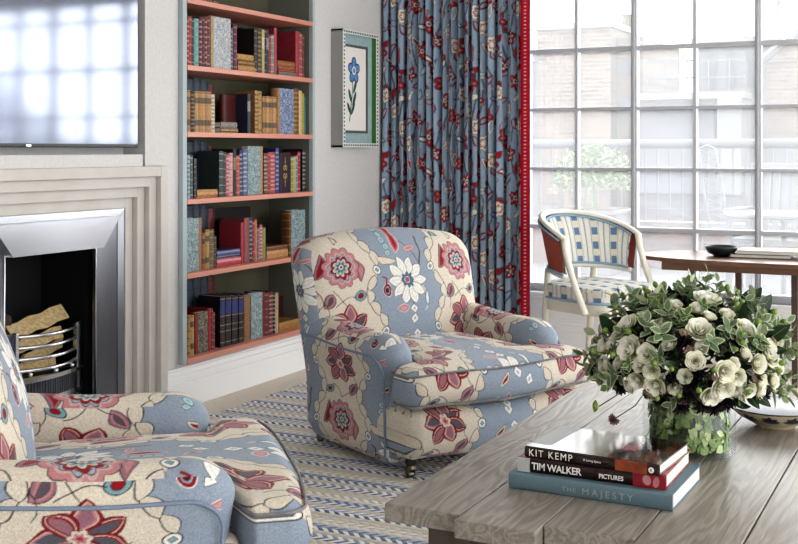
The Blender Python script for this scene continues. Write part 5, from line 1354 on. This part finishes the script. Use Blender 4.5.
# ------------------------------------------------------------------ outside: roof terrace, railing, furniture and the buildings opposite
M_deck = mat('terrace_paving', (103, 103, 105), .8, noise=(4, (96, 96, 98), .5))
M_cop = mat('pale_render', (114, 114, 114), .8)
def brickmat(name, a, b_, mortar, sc_=4.5):
    m = mat(name, a, .9); nt = m.node_tree; N = nt.nodes; tc = N.new('ShaderNodeTexCoord'); mp = N.new('ShaderNodeMapping'); mp.inputs['Rotation'].default_value = (R(-90), 0, 0)
    bk = N.new('ShaderNodeTexBrick'); bk.inputs['Scale'].default_value = sc_; bk.inputs['Color1'].default_value = L4(a); bk.inputs['Color2'].default_value = L4(b_); bk.inputs['Mortar'].default_value = L4(mortar); bk.inputs['Mortar Size'].default_value = .03; bk.inputs['Brick Width'].default_value = .9; bk.inputs['Row Height'].default_value = .35
    nt.links.new(tc.outputs['Object'], mp.inputs[0]); nt.links.new(mp.outputs[0], bk.inputs[0]); nt.links.new(bk.outputs[0], N['Principled BSDF'].inputs['Base Color']); return m
M_brick = brickmat('pale_stock_brick', (102, 86, 72), (72, 59, 51), (124, 121, 116)); M_redbrick = brickmat('soft_red_brick', (109, 73, 66), (91, 65, 59), (114, 102, 96))
M_hwhite = mat('white_house_render', (102, 102, 103), .9); M_slate = mat('grey_mansard', (78, 78, 84), .8, noise=(3, (73, 73, 80), .5)); M_win = mat('far_window_glass', (68, 71, 77), .2)
M_rail = mat('railing_paint', (78, 80, 86), .5); M_furn = mat('white_garden_paint', (103, 105, 108), .5)
s = MB(); s.box(-9, 6, 7.76, 11.2, -.1, .2); s.build('terrace_floor', M_deck, kind='structure')
s = MB(); s.box(-9, 6, 11.2, 11.4, .0, .60); s.build('wall_terrace', M_redbrick, kind='structure')
s = MB(); s.box(-9, 6, 11.16, 11.44, .60, .655); s.build('trim_2', M_cop, kind='structure')
ra = empty('terrace_railing', (-3, 11.3, .655), 0, 'grey metal railing with round handrail along the terrace edge', 'railing')
s = MB(); s.tube([(-6, 0, .765), (9, 0, .765)], .046, 10); s.build('handrail', M_rail, ra, smooth=True)
s = MB(); s.box(-6, 9, -.012, .012, .10, .125); s.build('lower_rail', M_rail, ra)
for k in range(64):
    x = -1.85 + k * .122
    if x > 4.2: break
    s = MB(); s.box(x - .009, x + .009, -.009, .009, .0, .73); s.build('baluster', M_rail, ra)
# planter with a bush
pl = empty('planter', (-3.20, 10.55, .2), 0, 'pale square planter box holding a leafy bush on the terrace', 'planter')
s = MB(); s.hexa([(-.25, -.25, 0), (.25, -.25, 0), (.25, .25, 0), (-.25, .25, 0)], [(-.29, -.29, .58), (.29, -.29, .58), (.29, .29, .58), (-.29, .29, .58)]); s.build('box', M_cop, pl, bevel=.01)
s = MB(); s.box(-.31, .31, -.31, .31, .56, .60); s.build('box_rim', M_furn, pl, bevel=.008)
s = MB(); s.box(-.27, .27, -.27, .27, .585, .61); s.build('soil', M_bark, pl)
bs = MB(); r3 = random.Random(4)
for k in range(1500):
    a = r3.random() * 6.28; e = r3.uniform(-.3, 1.5); q = r3.random() ** .4
    p = Vector((.40 * q * math.cos(a) * math.cos(e), .40 * q * math.sin(a) * math.cos(e), .16 + .34 * q * math.sin(e)))
    bs.cm = r3.choice((0, 0, 1)); leaf_mesh(bs, p, (r3.uniform(-1, 1), r3.uniform(-1, 1), r3.uniform(-.3, 1)), (r3.uniform(-1, 1), r3.uniform(-1, 1), 1), .055, .016, .1, .2, 2)
bs.tube([(0, 0, -.10), (0, 0, .3)], .02, 6)
M_bush = mat('bush_leaf', (112, 134, 92), .7, noise=(9, (84, 108, 68), .3)); M_bush2 = mat('bush_leaf_light', (146, 160, 120), .7)
ob = bs.build('bush', [M_bush, M_bush2], label='leafy green bush growing in the pale planter box on the terrace', cat='bush'); ob.location = (-3.20, 10.55, .91)
# slender pierced metal chair
gc = empty('garden_chair', (-1.98, 10.2, .2), R(0), 'white pierced metal garden chair with a tall leaning back on the terrace', 'chair')
def gp(t, side): return (-.10 + .16 * t * 0 + side * (.085 + .0 * t) + .13 * (1 - t), -.05 + .12 * t, .45 + .72 * t)
s = MB()
for sd in (-1, 1): s.tube([gp(t, sd * (1 - .35 * abs(t - .5))) for t in np.linspace(0, 1, 10)], .010, 6)
s.tube([gp(1, -.83), (gp(1, 0)[0], gp(1, 0)[1], 1.20), gp(1, .83)], .010, 6); s.build('back_frame', M_furn, gc, smooth=True)
s = MB()
for k in range(11):
    t = .06 + k * .085
    for sg in (-1, 1): s.tube([gp(t, -sg * .9), gp(t + .08, sg * .9)], .0045, 5)
s.build('back_lattice', M_furn, gc)
s = MB(); s.lathe([(.001, .44), (.20, .44), (.21, .45), (.20, .462), (.001, .462)], (.06, -.22, 0), 24); s.build('seat', M_furn, gc, smooth=True)
for a in (.6, 2.2, 3.9, 5.4):
    s = MB(); s.tube([(.06 + .15 * math.cos(a), -.22 + .15 * math.sin(a), .44), (.06 + .17 * math.cos(a), -.22 + .17 * math.sin(a), .25), (.06 + .21 * math.cos(a), -.22 + .21 * math.sin(a), 0)], .010, 6); s.build('leg', M_furn, gc, smooth=True)
# slatted armchairs
def garden_arm(loc, rz, label):
    g = empty('slatted_garden_chair', loc, rz, label, 'chair', 'slatted garden chairs on the terrace')
    for k in range(7):
        s = MB(); x = -.24 + k * .08; s.hexa([(x - .025, .22, .42), (x + .025, .22, .42), (x + .025, .24, .42), (x - .025, .24, .42)], [(x - .025, .30, 1.0), (x + .025, .30, 1.0), (x + .025, .32, 1.0), (x - .025, .32, 1.0)]); s.build('back_slat', M_furn, g)
    s = MB(); s.box(-.30, .30, .295, .335, .98, 1.05); s.build('top_rail', M_furn, g, bevel=.01)
    s = MB(); s.box(-.30, .30, .22, .26, .44, .49); s.build('lower_back_rail', M_furn, g)
    for k in range(6):
        s = MB(); y = -.28 + k * .088; s.box(-.29, .29, y, y + .065, .42, .445); s.build('seat_slat', M_furn, g)
    for sx in (-.30, .30):
        s = MB(); s.box(sx - .03, sx + .03, -.32, .30, .66, .685); s.build('armrest', M_furn, g, bevel=.008)
        for y in (-.27, .25):
            s = MB(); s.box(sx - .022, sx + .022, y - .022, y + .022, 0, .66 if y < 0 else .98); s.build('leg', M_furn, g)
garden_arm((-1.42, 9.75, .2), R(-8), 'white slatted wooden armchair on the terrace behind the picture books')
garden_arm((-.80, 10.35, .2), R(14), 'second white slatted armchair, further right on the terrace')
s = MB(); s.lathe([(.001, .66), (.42, .66), (.43, .67), (.42, .69), (.001, .69)], (0, 0, 0), 32); s.lathe([(.02, .02), (.02, .66)], (0, 0, 0), 10); s.lathe([(.001, 0), (.22, 0), (.20, .03), (.001, .03)], (0, 0, 0), 24)
gt = s.build('garden_table', M_furn, smooth=False, label='round white pedestal table on the terrace beside the pierced chair', cat='table'); gt.location = (-1.25, 8.95, .2)
# buildings opposite
def building(name, label, parts):
    b_ = empty(name, (parts[0][2], parts[0][4], 0), 0, label, 'building')
    ox, oy = parts[0][2], parts[0][4]
    for (nm, m, x0, x1, y0, y1, z0, z1) in parts:
        s = MB(); s.box(x0 - ox, x1 - ox, y0 - oy, y1 - oy, z0, z1); s.build(nm, m, b_)
    return b_, ox, oy
bt, ox, oy = building('brick_building', 'pale brick tower block with a stepped parapet opposite the window', [('wall', M_brick, -6.95, -5.42, 21, 24, -4, 3.45), ('tower', M_brick, -7.35, -5.92, 20.6, 23, -4, 3.62), ('parapet', M_cop, -7.40, -5.88, 20.55, 23.05, 3.62, 3.74)])
s = MB(); s.lathe([(.10, 3.74), (.09, 3.95), (.11, 3.97), (.11, 4.0)], (-6.0 - ox, 22 - oy, 0), 12); s.build('chimney_pot', M_brick, bt)
for x in (-5.7,):
    for z in (2.3, 3.0):
        s = MB(); s.box(x - .12 - ox, x + .12 - ox, 20.96 - oy, 20.99 - oy, z - .25, z + .05); s.build('window', M_win, bt)
hw, ox, oy = building('white_house', 'white rendered house with sash windows at the left edge of the view', [('wall', M_hwhite, -11, -7.5, 22, 26, -4, 3.15), ('cornice', M_cop, -11, -7.42, 21.9, 26, 3.15, 3.3), ('string_course', M_cop, -11, -7.46, 21.94, 22, 1.9, 2.0)])
for x in (-8.35, -7.85):
    for z in (.9, 2.2):
        s = MB(); s.box(x - .13 - ox, x + .13 - ox, 21.95 - oy, 21.99 - oy, z, z + .75); w_ = s.build('window', M_win, hw); s = MB(); s.box(x - .13 - ox, x + .13 - ox, 21.94 - oy, 21.95 - oy, z + .36, z + .39); s.build('sash_bar', M_hwhite, w_)
for x in (-7.62, -7.5):
    s = MB(); s.tube([(x - ox, 21.9 - oy, -2), (x - ox, 21.9 - oy, 2.1)], .035, 6); s.build('drainpipe', M_hwhite, hw)
mh, ox, oy = building('mansard_building', 'low grey mansard roofed building between the brick tower and the gable', [('wall', M_slate, -5.4, -3.45, 20.2, 20.9, -4, .6)])
s = MB(); s.hexa([(-5.35 - ox, 20.1 - oy, .6), (-3.9 - ox, 20.1 - oy, .6), (-3.9 - ox, 20.9 - oy, .6), (-5.35 - ox, 20.9 - oy, .6)], [(-5.30 - ox, 20.5 - oy, 2.25), (-4.05 - ox, 20.5 - oy, 2.25), (-4.05 - ox, 20.9 - oy, 2.25), (-5.3 - ox, 20.9 - oy, 2.25)]); s.build('roof', M_slate, mh)
s = MB(); s.box(-5.4 - ox, -3.45 - ox, 20.1 - oy, 20.9 - oy, 2.25, 2.36); s.build('parapet', M_cop, mh)
s = MB(); s.box(-3.9 - ox, -3.5 - ox, 20.1 - oy, 20.9 - oy, .6, 2.25); s.build('light_wall', M_hwhite, mh)
for k in range(5):
    s = MB(); x = -5.2 + k * .36; s.box(x - .012 - ox, x + .012 - ox, 20.4 - oy, 20.42 - oy, 2.36, 2.95); s.build('roof_post', M_rail, mh)
s = MB(); s.box(-5.2 - ox, -3.5 - ox, 20.39 - oy, 20.43 - oy, 2.92, 2.96); s.box(-5.2 - ox, -3.5 - ox, 20.39 - oy, 20.43 - oy, 2.62, 2.65); s.build('roof_rail', M_rail, mh)
far, ox, oy = building('distant_building', 'pale distant block with tall windows seen above the mansard roof', [('wall', M_hwhite, -6.2, -3.0, 29, 32, -4, 4.0), ('parapet', M_cop, -6.25, -2.95, 28.9, 32, 4.0, 4.15)])
for k in range(6):
    s = MB(); x = -5.9 + k * .5; s.box(x - ox, x + .26 - ox, 28.94 - oy, 28.98 - oy, 2.9, 3.75); s.build('window', M_win, far)
s = MB(); s.tube([(-4.3 - ox, 30 - oy, 4.1), (-4.3 - ox, 30 - oy, 6.2)], .03, 6); s.build('aerial_mast', M_rail, far)
s = MB()
for z in (5.0, 5.4, 5.8): s.tube([(-4.6 - ox, 30 - oy, z), (-4.0 - ox, 30 - oy, z + .1)], .018, 5)
s.build('aerial_arms', M_rail, far)
gb, ox, oy = building('gabled_building', 'pale brick gabled house at the right of the window view', [('wall', M_brick, -3.3, 2.2, 21.5, 25, -4, 2.95), ('bay', M_hwhite, -3.4, -2.6, 21.3, 21.5, -4, 1.6)])
s = MB(); s.add([(-3.35 - ox, 21.45 - oy, 2.95), (.2 - ox, 21.45 - oy, 2.95), (-1.5 - ox, 21.45 - oy, 4.4), (-3.35 - ox, 25 - oy, 2.95), (.2 - ox, 25 - oy, 2.95), (-1.5 - ox, 25 - oy, 4.4)], [(0, 1, 2), (3, 5, 4), (0, 2, 5, 3), (1, 4, 5, 2)]); s.build('gable', M_brick, gb)
s = MB(); s.tube([(-3.45 - ox, 21.4 - oy, 2.92), (-1.5 - ox, 21.4 - oy, 4.48), (.3 - ox, 21.4 - oy, 2.92)], .07, 4); s.build('bargeboard', M_cop, gb)
s = MB(); s.box(-60, 60, 12, 80, -4.2, -4); s.build('ground', M_deck, kind='structure')
